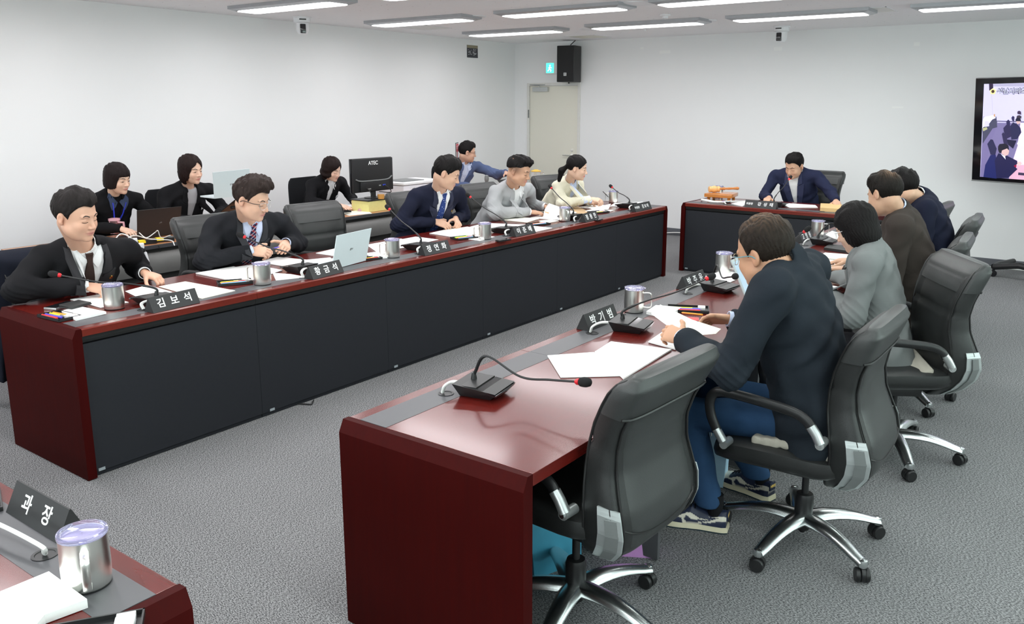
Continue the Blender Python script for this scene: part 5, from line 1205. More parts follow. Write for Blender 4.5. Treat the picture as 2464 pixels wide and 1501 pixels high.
MB().box(.034,.038,.10,.14,zb+.055,zb+.068,.002).build('blue_plug',mat('vga_blue',(.03,.06,.5),.4),e); MB().box(.034,.036,-.10,-.06,zb+.03,zb+.04).box(.034,.036,.05,.075,zb+.055,zb+.065).build('port',K['silver'],e)
text('logo_lettering','ATEC',.052,K['letter'],e,(.0145,0,zb+.285),mat3=Matrix(((0,1,0),(0,0,1),(1,0,0))).transposed(),off=.001)
MB().tube(spline([(.03,-.12,zb+.05),(.07,-.10,zb),(.10,-.08,-.08),(.13,-.06,-.12),(.20,-.12,-.16)],6),.004,6).tube(spline([(.04,.12,zb+.06),(.06,.17,zb+.02),(.04,.2,zb-.02),(-.02,.1,zb-.01)],6),.004,6).build('cable',K['bcable'],e,True)
e=empty('eraser_cup',(-6.02,5.83,DZ0+.117),0,'small clear orange tub before the monitor stand','tub'); MB().lathe([(.03,0),(.034,.03),(.034,.045)],16).build('tub',mat('orange_tub',(.6,.3,.08),.3),e,True)
quad('paper_stack',[(815,512),(880,505),(895,514),(840,519)],DZ0,.004,K['cream'],'loose sheets beside the yellow box','paper',PG)
quad('paper_stack',[(780,505),(845,496),(862,502),(800,509)],DZ0,.03,K['paper'],'paper folder stack under the arm of the woman with wavy hair','paper',PG)
phone(at(823,516,z=.722),R_(70),.16,.08,.016,'black calculator by the cream sheets on the staff desk',case='blackp',name='calculator')
bpy.data.objects[-1]
e=empty('mouse',at(868,508,z=.722).to_tuple()[:2]+(DZ0,),0,'pinkish mouse near the yellow box','mouse'); MB().lathe([(.03,0),(.032,.01),(.022,.026),(.004,.032)],16).build('shell',mat('pink_mouse',(.6,.35,.35),.4),e,True)
# printer
K['prn']=mat('printer_white',(.74,.73,.78),.45,var=.01)
e=empty('printer',(-6.33,6.56,DZ0),R_(0),'white laser printer behind the monitor with round side vent','printer')
MB().box(-.20,.20,-.30,.30,0,.205,.012).build('lower_body',K['prn'],e,True); MB().box(-.21,.21,-.31,.31,.21,.235,.008).build('top_cover',K['white'],e,True)
MB().box(-.15,.12,-.22,.10,.236,.242,.002).build('paper_slot',K['greyp'],e)
MB().lathe([(.055,.198),(.055,.204),(.05,.206)],24,(0,-.14,.12),Matrix.Rotation(math.pi/2,3,'Y')).build('round_vent',K['dlight'],e,True)
q=MB()
for i in range(-4,5):
    h=math.sqrt(max(0,.048**2-(i*.011)**2)); q.box(.206,.2075,-.14-h,-.14+h,.12+i*.011-.002,.12+i*.011+.002)
q.build('vent_slat',K['dgrey'],e)
# corner desk things
e=empty('handheld_microphone',(-6.02,7.50,DZ0),0,'black handheld microphone standing on the desk with yellow band','microphone')
MB().lathe([(.03,0),(.03,.02),(.012,.022)],14).build('holder',K['blackp'],e,True); MB().lathe([(.011,.02),(.014,.10),(.018,.16),(.020,.17)],14).build('body',K['blackp'],e,True); MB().lathe([(.0195,.17),(.025,.185),(.026,.21),(.022,.235),(.005,.245)],16).build('grille',K['greyp'],e,True); MB().lathe([(.0150,.045),(.0155,.06)],14).build('yellow_band',K['yel'],e,True)
e=empty('tablet_stand',(-6.05,8.02,DZ0),R_(5),'black tablet tilted on a stand under the hand of the blue-blazer man','tablet')
MB().box(-.004,.004,-.17,.17,0,.19,.004,Matrix.Rotation(R_(-50),3,'Y'),(.05,0,.03)).build('tablet',K['blackp'],e); MB().box(-.08,.09,-.06,.06,0,.012,.003).tube([(0,0,.01),(-.02,0,.10)],.012,8).build('stand',K['blackp'],e); MB().box(-.0005,.0058,-.02,.10,.16,.168,0,Matrix.Rotation(R_(-50),3,'Y'),(.05,0,.03)).build('pen_slot',K['silver'],e)
e=empty('pink_box',(-6.05,7.18,DZ0),0,'pale pink printed box right of the blue-tie man','box'); MB().box(-.12,.12,-.14,.14,0,.13,.003).build('carton',mat('pink_card',(.75,.52,.55),.6,var=.12,scale=80),e); MB().box(-.121,.121,-.141,.141,0,.02).build('red_band',mat('crimson',(.6,.03,.12),.5),e)
e=empty('desk_sign',(-6.75,7.84,1.0),R_(30),'red and white notice in a dark frame behind the head of the blue-blazer man','sign')
MB().box(-.006,.0,-.09,.09,.0,.30,.003).build('frame',K['blackp'],e); MB().box(.0005,.002,-.08,.08,.01,.29).build('sheet',K['white'],e); MB().box(.002,.003,-.078,.078,.19,.285).box(.002,.003,-.03,.0,.08,.19).build('red_field',mat('sign_red',(.65,.03,.07),.5),e)
text('lettering','소망',.06,K['letter'],e,(.0032,-.015,.24),mat3=Matrix(((0,1,0),(0,0,1),(1,0,0))).transposed())
MB().box(-.02,.0,-.01,.01,-.28,.0).build('post',K['blackp'],e)
e=empty('teapot_jug',(-6.15,8.66,DZ0),R_(20),'clear jug of amber tea with yellow lid before the door','jug')
MB().lathe([(.050,0),(.055,.005),(.058,.12),(.058,.20),(.060,.205),(.055,.205)],24,cap=False).build('glass',mat('jug_glass',(.9,.9,.9),.05,trans=.9),e,True); MB().lathe([(.001,.006),(.050,.007),(.053,.135),(.001,.136)],24,cap=False).build('tea',mat('amber_tea',(.70,.33,.02),.15,coat=.3),e,True)
MB().lathe([(.064,.206),(.064,.216),(.03,.224),(.03,.23)],24).build('lid',mat('yellow_lid',(.85,.55,.10),.35),e,True); MB().tube(spline([(.055,0,.19),(.10,0,.18),(.105,0,.10),(.056,0,.05)],5),.008,8).build('handle',mat('jug_glass',(1,1,1)),e,True)
e=empty('water_bottle',(-6.22,8.48,DZ0),0,'small clear bottle with white cap left of the amber jug','bottle'); MB().lathe([(.026,0),(.028,.01),(.028,.11),(.012,.14),(.012,.15)],18).build('bottle',mat('jug_glass',(1,1,1)),e,True); MB().lathe([(.014,.148),(.014,.17)],14).build('cap',K['white'],e,True)
e=empty('water_bottle',(-6.28,8.36,DZ0),0,'second clear bottle beside the man in grey blazer','bottle'); MB().lathe([(.026,0),(.028,.01),(.028,.11),(.012,.14),(.012,.15)],18).build('bottle',mat('jug_glass',(1,1,1)),e,True); MB().lathe([(.014,.148),(.014,.17)],14).build('cap',K['white'],e,True)
# ================================================================ display on a stand, right
TB=at(2338,432,y=9.85); TT=at(2358.6,187.8,y=9.70)
ex=Vector((math.sin(R_(71.3)),-math.cos(R_(71.3)),0)).normalized(); 
ex=Vector((math.cos(R_(-18.7)),math.sin(R_(-18.7)),0)); upv=(TT-TB); upv=(upv-ex*upv.dot(ex)).normalized(); nv=ex.cross(upv)*1
nv=upv.cross(ex)*-1 if (upv.cross(ex)).y>0 else upv.cross(ex)
HT=(TT-TB).length; WT=HT/.565; ct=TB+ex*WT/2
e=empty('display_screen',(TB.x,TB.y,TB.z),0,'large black-framed display at the right showing the meeting','television')
m3=Matrix((ex,upv,ex.cross(upv))).transposed()   # local x right, y up, z towards viewer
if ex.cross(upv).y>0: pass
e.rotation_euler=m3.to_euler()
MB().box(0,WT,0,HT,-.05,0,.006).build('bezel',K['blackg'],e); MB().box(0,WT,-.012,0,-.03,.006,.002).build('silver_rail',K['silver'],e)
MB().box(.3,WT-.3,.2,HT-.2,-.09,-.05,.01).build('rear_housing',K['blackp'],e)
def sp_(x,y): return ((x-(165-(y-45)*.0875))/1380,HT-(y-45)/1332)
scrm=mat('screen_image',(1,1,1),.25,var=.02,scale=12,attr=True,emit=(1,1,1),estr=.62)
SX0,SX1=.086,WT-.06; SY0,SY1=HT-1345/1332,HT-80/1332
polys=[([(SX0,SY0),(SX1,SY0),(SX1,SY1),(SX0,SY1)],(.60,.56,.80))]
Z=lambda L: [sp_(*p) for p in L]
polys+=[(Z([(345,120),(400,120),(400,215),(345,215)]),(.03,.02,.05)),(Z([(400,125),(1900,105),(1900,180),(400,160)]),(.42,.39,.55)),(Z([(375,240),(380,250),(380,620),(376,620)]),(.50,.46,.66)),
(Z([(205,1390),(215,900),(340,640),(2400,640),(2400,1390)]),(.20,.17,.34)),(Z([(170,1390),(250,560),(440,620),(430,700),(340,900),(210,1390)]),(.19,.16,.33)),(Z([(430,612),(2400,640),(2400,652),(430,626)]),(.13,.11,.22)),
(Z([(245,570),(430,560),(435,700),(370,720),(225,930),(228,700)]),(.07,.07,.12)),(Z([(250,570),(380,540),(425,575),(370,600),(330,650),(260,690),(228,720),(235,640)]),(.75,.72,.88)),(Z([(270,620),(325,620),(325,690),(250,700)]),(.62,.58,.82)),(Z([(232,720),(290,700),(300,730),(240,760)]),(.45,.45,.25)),(Z([(395,525),(412,525),(412,560),(395,560)]),(.55,.30,.12)),
(Z([(640,1110),(700,940),(745,640),(2200,640),(2300,1390),(570,1390)]),(.80,.66,.82)),(Z([(570,1390),(660,1200),(900,1180),(900,1390)]),(.72,.40,.55)),(Z([(690,920),(790,700),(1100,700),(1100,930)]),(.88,.87,.97)),(Z([(700,1010),(1000,960),(1000,1100),(660,1090)]),(.88,.87,.97)),
(Z([(600,1195),(680,1180),(672,1230),(580,1340)]),(.30,.01,.05)),(Z([(698,1295),(900,1300),(900,1335),(694,1330)]),(.05,.04,.08)),
(Z([(630,570),(650,545),(672,560),(665,620),(640,610)]),(.035,.03,.09)),(Z([(560,620),(590,595),(612,620),(608,680),(565,665)]),(.035,.03,.09)),(Z([(518,710),(560,665),(610,670),(620,820),(560,850),(530,800)]),(.035,.03,.08)),(Z([(495,790),(515,765),(560,830),(575,960),(515,910)]),(.035,.03,.08)),(Z([(290,930),(340,865),(370,870),(418,990),(395,1080),(330,1075)]),(.03,.03,.08)),
(Z([(612,680),(650,630),(700,650),(745,700),(755,760),(700,850),(620,860)]),(.03,.03,.08)),(Z([(560,860),(690,870),(640,980),(575,930)]),(.02,.02,.05)),
(Z([(700,555),(712,540),(740,535),(764,550),(760,580),(700,580)]),(.05,.04,.06)),(Z([(712,490),(735,476),(760,490),(762,530),(712,520)]),(.06,.04,.08)),
(Z([(682,600),(700,570),(740,570),(757,600),(750,625),(690,620)]),(.02,.02,.04)),(Z([(690,615),(750,615),(742,645),(705,655)]),(.62,.42,.42)),
(Z([(217,1390),(250,1220),(330,1080),(400,1070),(420,1180),(400,1400)]),(.02,.025,.12)),(Z([(385,1150),(440,1050),(560,1080),(690,1140),(690,1180),(640,1210),(690,1250),(560,1380),(400,1395)]),(.02,.02,.07)),
(Z([(438,960),(460,925),(530,915),(580,940),(585,990),(560,1040),(450,1045),(436,1000)]),(.02,.02,.035)),(Z([(490,1010),(560,980),(588,1010),(575,1060),(530,1085),(480,1050)]),(.68,.45,.45)),(Z([(470,1055),(530,1085),(535,1130),(500,1090)]),(.8,.8,.9)),(Z([(690,1160),(730,1145),(752,1170),(720,1210),(690,1190)]),(.75,.5,.5))]
V=[];Fc=[];C=[]
for i,(p,c) in enumerate(polys):
    b=len(V); V+=[(x,y,.0008+.00012*i) for x,y in p]; Fc.append(tuple(range(b,b+len(p)))); C+=[c+(1,)]*len(p)
me=bpy.data.meshes.new('screen_picture'); me.from_pydata(V,[],Fc); me.update(); a_=me.color_attributes.new('Col','FLOAT_COLOR','POINT'); a_.data.foreach_set('color',np.array(C,f4).ravel()); link('screen_picture',me,scrm,e)
ax,ay=sp_(398,225); g=[(ax+(.034 if k%2==0 else .027)*math.cos(math.pi/2+k*math.pi/5),ay+(.034 if k%2==0 else .027)*math.sin(math.pi/2+k*math.pi/5)) for k in range(10)]
MB().prism(g,.006,.0065).build('flower_emblem',mat('emblem_gold',(.85,.80,.35),.5,emit=(.85,.8,.4),estr=.4),e); MB().lathe([(.016,.0066),(.001,.0067)],16,(ax,ay,0)).build('emblem_centre',mat('emblem_brown',(.10,.05,.04),.5),e)
tx,ty=sp_(458,226)
text('lettering','성남시의회',.062,mat('screen_text_dark',(.06,.05,.10),.5),e,(tx-.004,ty-.001,.0062),(0,0,0),.0001,off=.0045,align='LEFT'); text('lettering','성남시의회',.062,mat('screen_text_lilac',(.7,.7,.9),.5,emit=(.7,.68,.9),estr=.5),e,(tx-.004,ty-.001,.0066),(0,0,0),.0001,off=.0006,align='LEFT')
cst=at(2389,665,z=0)
e=empty('display_stand',(cst.x,cst.y,0),0,'black wheeled floor stand carrying the large display','stand')
Fd=Vector((-math.sin(R_(18.7)),-math.cos(R_(18.7)),0)); 
for k,sx in enumerate((0,1.1)):
    o_=ex*sx
    MB().tube([o_+Vector((0,0,.105)),o_-Fd*.10+Vector((0,0,.12)),o_-Fd*.42+Vector((0,0,.12))],[.034,.03,.028],10).build('foot_beam',K['blackp'],e,True)
    q=MB().lathe([(.012,-.02),(.036,-.018),(.036,.018),(.012,.02)],16,o_+Vector((0,0,.036)),rx).tube([o_+Vector((0,0,.04)),o_+Vector((0,0,.10))],.014,8).box(-.05+o_.x,-.02+o_.x,o_.y-.012,o_.y+.012,.07,.078); q.build('caster',K['blackg'],e,True)
cc=ex*.55-Fd*.25; MB().tube([Vector((0,0,.105)),ex*.25+Vector((0,0,.155)),ex*.55+Vector((0,0,.13)),ex*.85+Vector((0,0,.155)),ex*1.1+Vector((0,0,.105))],[.032,.034,.036,.034,.032],10).box(cc.x-.05,cc.x+.05,cc.y-.03,cc.y+.03,.12,1.6,.006).build('column',K['blackp'],e)
# bags under the right table
def bag(c,lab,m,rz):
    e=empty('paper_bag',c,rz,lab,'bag'); MB().add([(-.11,-.05,0),(.11,-.05,0),(.11,.05,0),(-.11,.05,0),(-.12,-.03,.24),(.12,-.03,.25),(.12,.02,.24),(-.12,.02,.23)],[(3,2,1,0),(0,1,5,4),(1,2,6,5),(2,3,7,6),(3,0,4,7)]).build('bag_body',m,e); MB().tube(spline([(-.04,-.03,.24),(-.03,-.03,.31),(.03,-.03,.31),(.04,-.03,.24)],4),.003,6).build('handle',K['cable'],e,True)
bag((-1.47,2.72,0),'lilac shopping bag on the floor under the nearest right chair',mat('lilac_bag',(.62,.30,.66),.4),.5)
bag((-1.50,3.50,0),'pale blue paper bag behind the legs of sneakers man',mat('blue_bag',(.45,.68,.85),.5),.2)
bag((-1.66,2.45,0),'blue bag on the floor behind the nearest chair base',mat('teal_bag',(.05,.30,.45),.5),1.2)
# seat cushions
K['linen']=cloth('linen_cushion',(.44,.41,.35),.08)
def cushion(x,y,rz,lab):
    def fn(P):
        c_,s_=math.cos(rz),math.sin(rz); q=np.stack([(P[:,0]-x)*c_+(P[:,1]-y)*s_,-(P[:,0]-x)*s_+(P[:,1]-y)*c_,P[:,2]-.480],1)
        d=np.maximum(np.maximum(np.abs(q[:,0])-.20,np.abs(q[:,1])-.205),np.abs(q[:,2]-.006*np.sin(q[:,0]*25)-.025*np.clip((-q[:,0]-.12)/.1,0,1))-.012)
        return (d-.006+.002*np.sin(q[:,0]*160)).astype(f4)
    o=fmesh('seat_cushion',fn,(x-.28,y-.28,.43),(x+.28,y+.28,.56),.009,K['linen'],None,(0,0,0)); tag(o,lab,'cushion')
cushion(-.885,3.205,0+math.pi,'wrinkled beige cushion on the chair of the man in sneakers'); cushion(-.93,4.32,RD(205),'beige linen cushion on the angled chair of the grey-jacket woman'); cushion(-1.04,5.25,math.pi,'beige cushion on the chair of the man in brown')
# coat on the first left chair
def coat(P):
    q=P-A3((-5.26,2.22,-.13)); x,y,z=q[:,0],q[:,1],q[:,2]
    wv=.018*np.sin(y*30+2*np.sin(z*7))+.01*np.sin(y*61+z*9)
    w_=np.interp(z,[.2,.6,.95,1.05],[.27,.27,.25,.20]); d=np.maximum(np.abs(y)-w_,np.abs(x+wv+.02*(1-z))-.115); d=np.maximum(d,np.maximum(z-1.06,.30-z))
    return smax(d,(np.sqrt((z-.93).clip(0)**2+(x*.9)**2)-.125).astype(f4),.02).astype(f4)
tag(fmesh('hung_coat',coat,(-5.55,1.78,.15),(-5.05,2.62,1.02),.012,cloth('navy_coat',(.010,.012,.020)),None,(0,0,0)),'dark navy coat hung over the chair of the man in black suit','coat')
# ================================================================ people
PT=[]
fwd=np.array([1.,0,0]); UP_=np.array([0,0,1.])
def v(*a): return np.array(a,float)
rel=[.35,.45,.5,.55]; fist=[1.0,1.05,1.1,1.1]; hold=[.55,.8,.95,1.0]; flat=[.12,.15,.18,.22]
def mk(label,base,hc,ya,pi_,ro,hs,SR,SL,ER,EL,WR,WL,hR,hL,pelv,face,**o):
    SR,SL=v(*SR),v(*SL); sp=SL-SR; k_=o.get('wide',1.07); SR,SL=(SR+SL)/2-sp*k_/2+v(0,0,o.get('rise',.038)),(SR+SL)/2+sp*k_/2+v(0,0,o.get('rise',.038)); N=(SR+SL)/2+v(0,0,.062)+(v(*hc)-(SR+SL)/2)*v(.28,.28,0)
    if 'N' in o: N=v(*o['N'])
    return person(label,base,hc,R_(ya),R_(pi_),R_(ro),hs,N,SR,SL,ER,EL,WR,WL,hR,hL,pelv,R_(face),o)
mk('young man in black suit and brown tie at the near end of left row',(-4.9,2.25,0),at(183,518,x=-4.42),22,14,4,1.10,(-4.68,2.06,.905),(-4.64,2.47,.895),(-4.60,1.86,.815),(-4.80,2.62,.79),(-4.47,2.135,.805),(-4.575,2.535,.80),
   (v(.75,.62,-.2),v(.3,-.1,.95),hold),(v(.75,.35,-.25),v(.25,.1,.95),[.9,.75,.7,.7]),(-4.95,2.27,.56),8,
   jacket=BLK,jc=(.0095,.0095,.011),shirt=WHT,tie=DKT,badge=True,hair=(.022,.018,.017),hn='dark',style='short',fat=.006,jaw=1.15,wd=1.03,skin=(0.662,0.387,0.271),h=.0048,big=1.08,arm=1.1,vw=.075)
mk('man with glasses and plaid tie in charcoal suit on left row',(-4.95,3.3,0),at(606,478,x=-4.45),24,20,5,1.12,(-4.74,3.14,.945),(-4.68,3.56,.925),(-4.62,2.95,.80),(-4.70,3.74,.80),(-4.53,3.21,.835),(-4.58,3.55,.84),
   (v(.65,.72,-.1),v(.6,-.3,.7),hold),(v(.70,-.65,-.1),v(.6,.3,.7),hold),(-4.96,3.30,.56),5,
   jacket=CHA,jc=(.014,.015,.018),shirt=LBL,tie=plaid(),badge=True,hair=(.045,.030,.026),hn='brown',style='quiff',glasses=True,fat=.004,jaw=1.1,skin=(0.662,0.404,0.287),h=.0048,big=1.06,arm=1.08,vw=.068)
mk('man in navy suit with blue dotted tie on left row',(-4.95,5.2,0),at(1076,416,x=-4.5),34,24,2,1.08,(-4.74,5.00,.975),(-4.66,5.40,.965),(-4.78,4.80,.80),(-4.74,5.58,.80),(-4.63,5.06,.815),(-4.60,5.31,.815),
   (v(.72,.62,-.3),v(.5,-.3,.8),rel),(v(.75,-.45,-.4),v(.6,.3,.7),fist),(-4.98,5.20,.56),10,
   jacket=NAV,jc=(.011,.013,.028),shirt=WHT,tie=dotted(),badge=True,cuff=False,style='part',skin=(0.644,0.396,0.279),h=.005,vw=.066)
mk('man in light grey blazer leafing through papers on left row',(-4.93,6.2,0),at(1249,410,x=-4.45),14,20,3,1.10,(-4.66,5.95,.935),(-4.64,6.38,.925),(-4.58,5.80,.81),(-4.70,6.55,.80),(-4.47,6.16,.795),(-4.56,6.55,.80),
   (v(.50,.85,-.12),v(.2,-.1,.97),flat),(v(.85,.1,-.1),v(.2,.2,.95),rel),(-4.95,6.18,.56),3,
   jacket=GRY,shirt=WHT,style='fade',stub=True,fat=.006,jaw=1.12,skin=(0.570,0.327,0.213),h=.005,big=1.08,arm=1.05,vw=.060)
mk('woman in cream jacket writing at the far end of left row',(-4.9,7.15,0),at(1389,404,x=-4.42),26,12,2,1.0,(-4.64,6.94,.915),(-4.64,7.26,.91),(-4.56,6.86,.80),(-4.62,7.36,.80),(-4.38,7.09,.835),(-4.44,7.20,.79),
   (v(.85,.45,-.15),v(.2,-.3,.9),hold),(v(.85,.2,-.15),v(.1,.2,.97),rel),(-4.93,7.10,.56),12,
   jacket=CRM,shirt=LBL,style='pony',neck=.045,jaw=.85,wd=.94,skin=(0.718,0.473,0.344),lip=(.65,.10,.12),cuff=False,h=.0055,big=.90,arm=.92,vw=.05,eyes='open')
mk('woman with blue lanyard and dark cardigan typing by the left wall',(-6.95,3.4,0),at(284,430,x=-6.60),16,12,2,1.0,(-6.77,3.37,.93),(-6.77,3.72,.93),(-6.68,3.26,.80),(-6.66,3.84,.80),(-6.46,3.42,.785),(-6.42,3.66,.79),
   (v(.95,.1,-.15),v(.1,0,1),rel),(v(.95,-.1,-.15),v(.1,0,1),[.7,.7,.8,.8]),(-6.98,3.5,.56),5,
   jacket=KNI,jname='cardigan',shirt=KNI,collarm=DNB,cl=.012,style='bangs',hair=(.020,.013,.013),hn='dkbrown',neck=.044,jaw=.88,wd=.93,skin=(0.681,0.447,0.328),lanyard=mat('blue_ribbon',(.03,.05,.55),.5),cuff=False,lapels=False,h=.006,big=.90,arm=.9,vw=.035,eyes='open',collar=True,buttons=False)
mk('woman with straight long bob in dark blazer over grey top',(-6.98,4.1,0),at(460,408,x=-6.62),10,10,3,1.02,(-6.80,4.04,.945),(-6.78,4.42,.945),(-6.72,3.93,.80),(-6.70,4.52,.80),(-6.45,4.04,.785),(-6.42,4.25,.80),
   (v(.95,.1,-.15),v(.1,0,1),rel),(v(.9,.0,-.15),v(.1,0,1),rel),(-7.0,4.2,.56),5,
   jacket=BLK,shirt=LGT,style='long',hair=(.026,.014,.013),hn='redbrown',neck=.045,jaw=.90,wd=.95,skin=(0.699,0.447,0.328),namecard=True,cuff=False,h=.006,big=.95,arm=.95,vw=.052,collar=False,eyes='open',buttons=False)
mk('woman with wavy bob in black blazer reading at the staff desk',(-6.98,5.6,0),at(799,407,x=-6.62),8,22,4,.98,(-6.78,5.62,.905),(-6.76,5.96,.905),(-6.68,5.50,.79),(-6.70,6.06,.79),(-6.40,5.60,.775),(-6.45,5.86,.775),
   (v(.95,.1,-.15),v(.1,0,1),flat),(v(.95,-.1,-.1),v(.1,0,1),rel),(-7.0,5.75,.55),5,
   jacket=BLK,shirt=WHT,style='wavy',hair=(.022,.012,.011),hn='darkwave',neck=.042,jaw=.82,wd=.92,skin=(0.736,0.482,0.369),namecard=True,cuff=False,h=.006,big=.88,arm=.88,vw=.045)
mk('man with glasses in blue blazer reaching to a tablet near the corner',(-6.95,7.9,0),at(1125,366,x=-6.62),48,10,2,1.02,(-6.80,7.76,.965),(-6.68,8.12,.955),(-6.72,7.62,.80),(-6.42,8.22,.90),(-6.36,7.66,.80),(-6.24,8.14,.94),
   (v(.9,.3,-.2),v(.1,0,1),rel),(v(.75,-.2,-.35),v(.4,.2,.8),hold),(-6.98,7.85,.56),25,
   jacket=BLU,shirt=LBL,style='short',glasses=True,skin=(0.589,0.361,0.262),h=.006,vw=.055,cuff=False,open=True)
mk('chairman in navy blazer speaking into the lit microphone',(-2.95,9.25,0),at(1911,399,y=8.93),-104,26,-3,1.10,(-3.19,9.10,.955),(-2.76,9.08,.965),(-3.28,8.98,.78),(-2.56,8.98,.86),(-3.16,8.80,.78),(-2.44,8.76,.80),
   (v(.1,-.95,-.1),v(0,-.1,1),rel),(v(.35,-.85,-.15),v(0,-.1,1),flat),(-2.93,9.28,.56),-95,
   jacket=NVB,jc=(.018,.022,.052),shirt=WHT,style='short',hair=(.010,.010,.012),skin=(0.607,0.361,0.246),jaw=1.05,h=.0055,big=1.04,vw=.055,cuff=False,buttons=True)
r1=mk('man in sneakers, jeans and dark slate suit seen from behind',(-.93,3.2,0),at(1838,608,x=-1.13),168,16,-4,1.12,(-1.04,3.42,1.035),(-1.02,2.95,1.04),(-1.18,3.50,.80),(-1.13,2.84,.795),(-1.34,3.385,.84),(-1.385,2.99,.835),
   (v(-.85,-.25,-.05),v(-.1,.6,.75),hold),(v(-.85,.25,.05),v(-.3,-.55,.7),[.5,.6,.7,.8]),(-.90,3.20,.56),180,
   rise=.058,jacket=NV2,shirt=BLK,cuffm=LBL,flaps=False,buttons=False,lapels=False,trousers=JEAN,thin=(-.01,0,.12,.075,.055,.05,.55),style='recede',hair=(.030,.022,.017),hn='fade',glasses=True,gm=mat('gold_wire',(.45,.36,.2),.3,.8),temple=mat('teal_temple',(.10,.26,.30),.35),fat=.010,jaw=1.15,wd=1.04,neck=.066,skin=(0.534,0.292,0.180),h=.0048,big=1.18,deep=1.12,arm=1.25,shr=1.1,jl=-.17,hem=1.0,ht=.009,sneakers=True,
   legs=[((-1.40,3.09,.49),(-1.285,3.075,.115)),((-1.42,3.36,.50),(-1.215,3.46,.115))])
mk('woman with black bob in mid-grey jacket reading on right row',(-.98,4.45,0),at(2058,548,x=-1.12),172,26,-3,1.02,(-1.06,4.64,.955),(-1.00,4.22,.96),(-1.14,4.74,.79),(-1.03,4.14,.74),(-1.33,4.90,.785),(-1.20,4.33,.80),
   (v(-.85,.15,-.1),v(0,0,1),rel),(v(-.9,.35,-.1),v(-.1,-.4,.9),[.5,.6,.7,.8]),(-.93,4.40,.56),178,
   jacket=GR2,shirt=WHT,style='bob',hair=(.009,.009,.010),glasses=True,gm=K['silver'],temple=K['silver'],neck=.047,jaw=.95,wd=.97,skin=(0.662,0.430,0.312),lip=(.6,.2,.2),h=.005,big=.98,arm=1.0,cuff=False,jl=-.16)
mk('man in brown jacket on right row with thinning crown',(-1.0,5.3,0),at(2128,468,x=-1.17),152,20,4,1.04,(-1.10,5.48,.99),(-1.03,5.02,.99),(-1.22,5.56,.80),(-1.05,4.95,.76),(-1.38,5.45,.79),(-1.32,5.12,.79),
   (v(-.9,.1,-.1),v(0,0,1),rel),(v(-.85,.35,-.1),v(0,0,1),rel),(-.93,5.28,.56),178,
   thin=(-.055,0,.10,.04,.04,.04,.9),rise=.095,jacket=BRN,shirt=LBL,flaps=False,lapels=False,buttons=False,style='short',hair=(.016,.013,.011),hn='brownblack',skin=(0.570,0.344,0.230),h=.006,big=1.10,arm=1.15,cuff=False)
mk('man in black jacket farthest on right row',(-1.0,6.25,0),at(2174,452,x=-1.25),140,18,-4,1.04,(-1.16,6.42,1.0),(-1.08,5.98,1.0),(-1.25,6.50,.80),(-1.08,5.92,.78),(-1.40,6.38,.79),(-1.36,6.05,.79),
   (v(-.9,.1,-.1),v(0,0,1),rel),(v(-.85,.3,-.1),v(0,0,1),rel),(-.95,6.20,.56),178,
   rise=.085,jacket=NAV,shirt=WHT,flaps=False,lapels=False,buttons=False,style='part',hair=(.012,.010,.010),skin=(0.607,0.370,0.254),h=.0065,big=1.05,arm=1.1,cuff=False)
# things held
def pen(a,b,m,lab):
    a,b=Vector(a),Vector(b); e=empty('pen',a,0,lab,'pen'); d=b-a; R=d.to_track_quat('Z','Y').to_matrix(); MB().lathe([(.001,0),(.004,.012),(.004,d.length)],10,(0,0,0),R).build('barrel',m,e,True)
pen(at(672,594,z=.85),at(655,598,z=.87),K['pen_blue'],'blue pen between the hands of the plaid-tie man')
pen(at(1326,514,z=.765),at(1312,510,z=.80),K['pen_orange'],'orange pencil under the fingers of the grey-blazer man')
pen(at(1464,474,z=.80),at(1451,461,z=.89),K['pen_black'],'dark pen in the writing hand of the woman in cream')
pen(at(1640,752,z=.80),at(1690,757,z=.84),K['pen_orange'],'orange highlighter in the right hand of the man in sneakers')
pen(at(2055,612,z=.78),at(2066,617,z=.80),K['pen_orange'],'orange pencil at the chin of the grey-jacket woman')
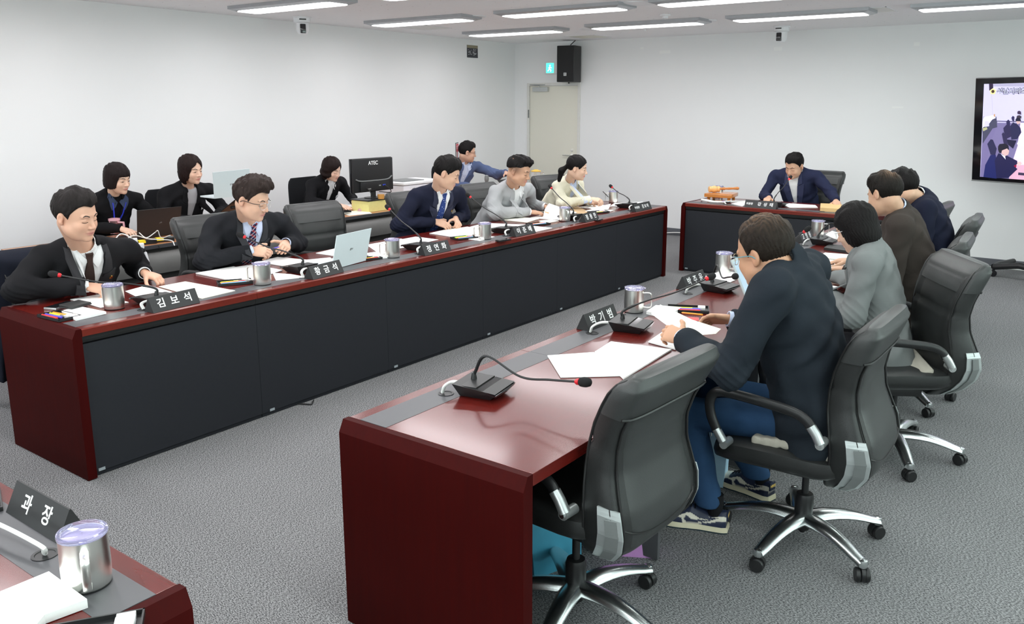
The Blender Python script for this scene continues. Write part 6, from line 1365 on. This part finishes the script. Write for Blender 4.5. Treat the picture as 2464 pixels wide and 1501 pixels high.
# ---- sneakers of the man on the right
K['nvl']=mat('navy_leather',(.020,.028,.060),.35,var=.1,scale=40); K['crl']=mat('cream_leather',(.72,.68,.58),.45,var=.05,scale=40); K['sole']=mat('cream_sole',(.78,.72,.52),.55,var=.05); K['gum']=mat('navy_outsole',(.02,.04,.05),.7); K['sock']=cloth('black_sock',(.01,.01,.012)); K['goldt']=mat('gold_thread',(.75,.52,.15),.5)
def sneaker(heel,toe,lab):
    heel,toe=Vector(heel),Vector(toe); d=(toe-heel).normalized(); L=.300; e=empty('sneaker',heel,math.atan2(d.y,d.x),lab,'shoe','navy and cream sneakers of the seated man')
    xs=np.linspace(0,L,22); wz=lambda x: float(np.interp(x,[0,.02,.06,.12,.19,.24,.28,.30],[.026,.035,.037,.038,.048,.049,.038,.018])); cy=lambda x: float(np.interp(x,[0,.12,.22,.30],[0,0,.006,.008]))
    def band(z0,z1,g0,g1):
        V=[];Fc=[];ring=[(x,cy(x)+wz(x)) for x in xs]+[(x,cy(x)-wz(x)) for x in xs[::-1]]; n=len(ring)
        for z,g in((z0,g0),(z1,g1)): V+=[(x+(g if x>.15 else -g),(y-cy(x))*(1+g/.045)+cy(x),z+(.010*max(0,(x-.24)/.06)**2)) for x,y in ring]
        Fc=[(i,(i+1)%n,n+(i+1)%n,n+i) for i in range(n)]; 
        for b in(0,n):
            for i in range(len(xs)-1): Fc.append((b+i,b+i+1,b+n-2-i,b+n-1-i))
        return V,Fc
    V,Fc=band(0,.007,.003,.004); MB().add(V,Fc).build('outsole',K['gum'],e,True); V,Fc=band(.007,.028,.005,.003); MB().add(V,Fc).build('midsole',K['sole'],e,True)
    zt=lambda x: float(np.interp(x,[0,.03,.07,.11,.15,.20,.25,.285,.30],[.092,.088,.072,.086,.098,.072,.056,.048,.034]))
    polys_=[[(-.01,0),(-.01,.42),(.045,.42),(.10,.20),(.12,-.1)],[(-.01,.72),(-.01,1.1),(.10,1.1),(.105,.80),(.05,.74)],[(.10,.78),(.10,1.1),(.212,1.1),(.207,.62),(.165,.70),(.14,.62)],[(.028,.64),(.055,.60),(.112,.46),(.142,.62),(.10,.82)],
        [(.178,-.1),(.186,.42),(.215,.56),(.25,.38),(.31,.45),(.31,-.1)],[(.168,.55),(.177,.36),(.171,.20),(.150,.09),(.125,.13),(.09,.33),(.045,.64),(.09,.46),(.125,.33),(.145,.31),(.155,.37),(.158,.48)]]
    def inside(x,t,pl):
        c=False; m=len(pl)
        for a in range(m):
            x1,y1=pl[a]; x2,y2=pl[(a+1)%m]
            if (y1>t)!=(y2>t) and x<(x2-x1)*(t-y1)/(y2-y1)+x1: c=not c
        return c
    V=[];C=[];n=56;NX=100
    for x in np.linspace(.003,L-.003,NX):
        w_=wz(x)-.002; h=zt(x)-.026
        for k in range(n):
            a=math.pi*k/(n-1); c_,s_=math.cos(a),max(0,math.sin(a)); t=s_**.6; nav=any(inside(x,t,p) for p in polys_); r=.0018 if nav else 0
            V.append((x,cy(x)+((w_*(abs(c_)**.7)*(1-.30*s_*(h>.035))+r)*(1 if c_>0 else -1)),.026+h*t+r*s_)); C.append((.018,.026,.058,1) if nav else (.70,.66,.56,1))
    Fc=[(i*n+k,i*n+k+1,(i+1)*n+k+1,(i+1)*n+k) for i in range(NX-1) for k in range(n-1)]+[tuple(range(n)),tuple(range((NX-1)*n,NX*n))]
    u_=MB().add(V,Fc).build('upper',mat('sneaker_leather',(1,1,1),.42,attr=True,var=.06),e,True); at_=u_.data.color_attributes.new('Col','FLOAT_COLOR','POINT'); at_.data.foreach_set('color',np.array(C,f4).ravel())
    MB().box(-.003,.004,-.020,.020,.055,.092,.002).build('heel_tab',K['nvl'],e); text('lettering','NIKE',.017,K['goldt'],e,(-.0036,0,.076),mat3=Matrix(((0,-1,0),(0,0,1),(-1,0,0))).transposed(),off=.0006)
    q=MB()
    for k in range(5): x=.135+.016*k; q.tube([(x,cy(x)-.022,zt(x)-.002),(x+.004,cy(x),zt(x)+.004),(x,cy(x)+.022,zt(x)-.002)],.0028,6)
    q.build('laces',K['sock'],e,True); MB().lathe([(.030,.07),(.034,.12),(.033,.16)],16,(.055,0,0)).build('sock',K['sock'],e,True)
h1=at(1757,1266,z=.0); sneaker((-1.205,3.10,0),(-1.43,3.045,0),'left navy and cream sneaker with curved side stripe, nearer the camera')
sneaker((-1.15,3.475,0),(-1.36,3.53,0),'right navy and cream sneaker behind the chair base')
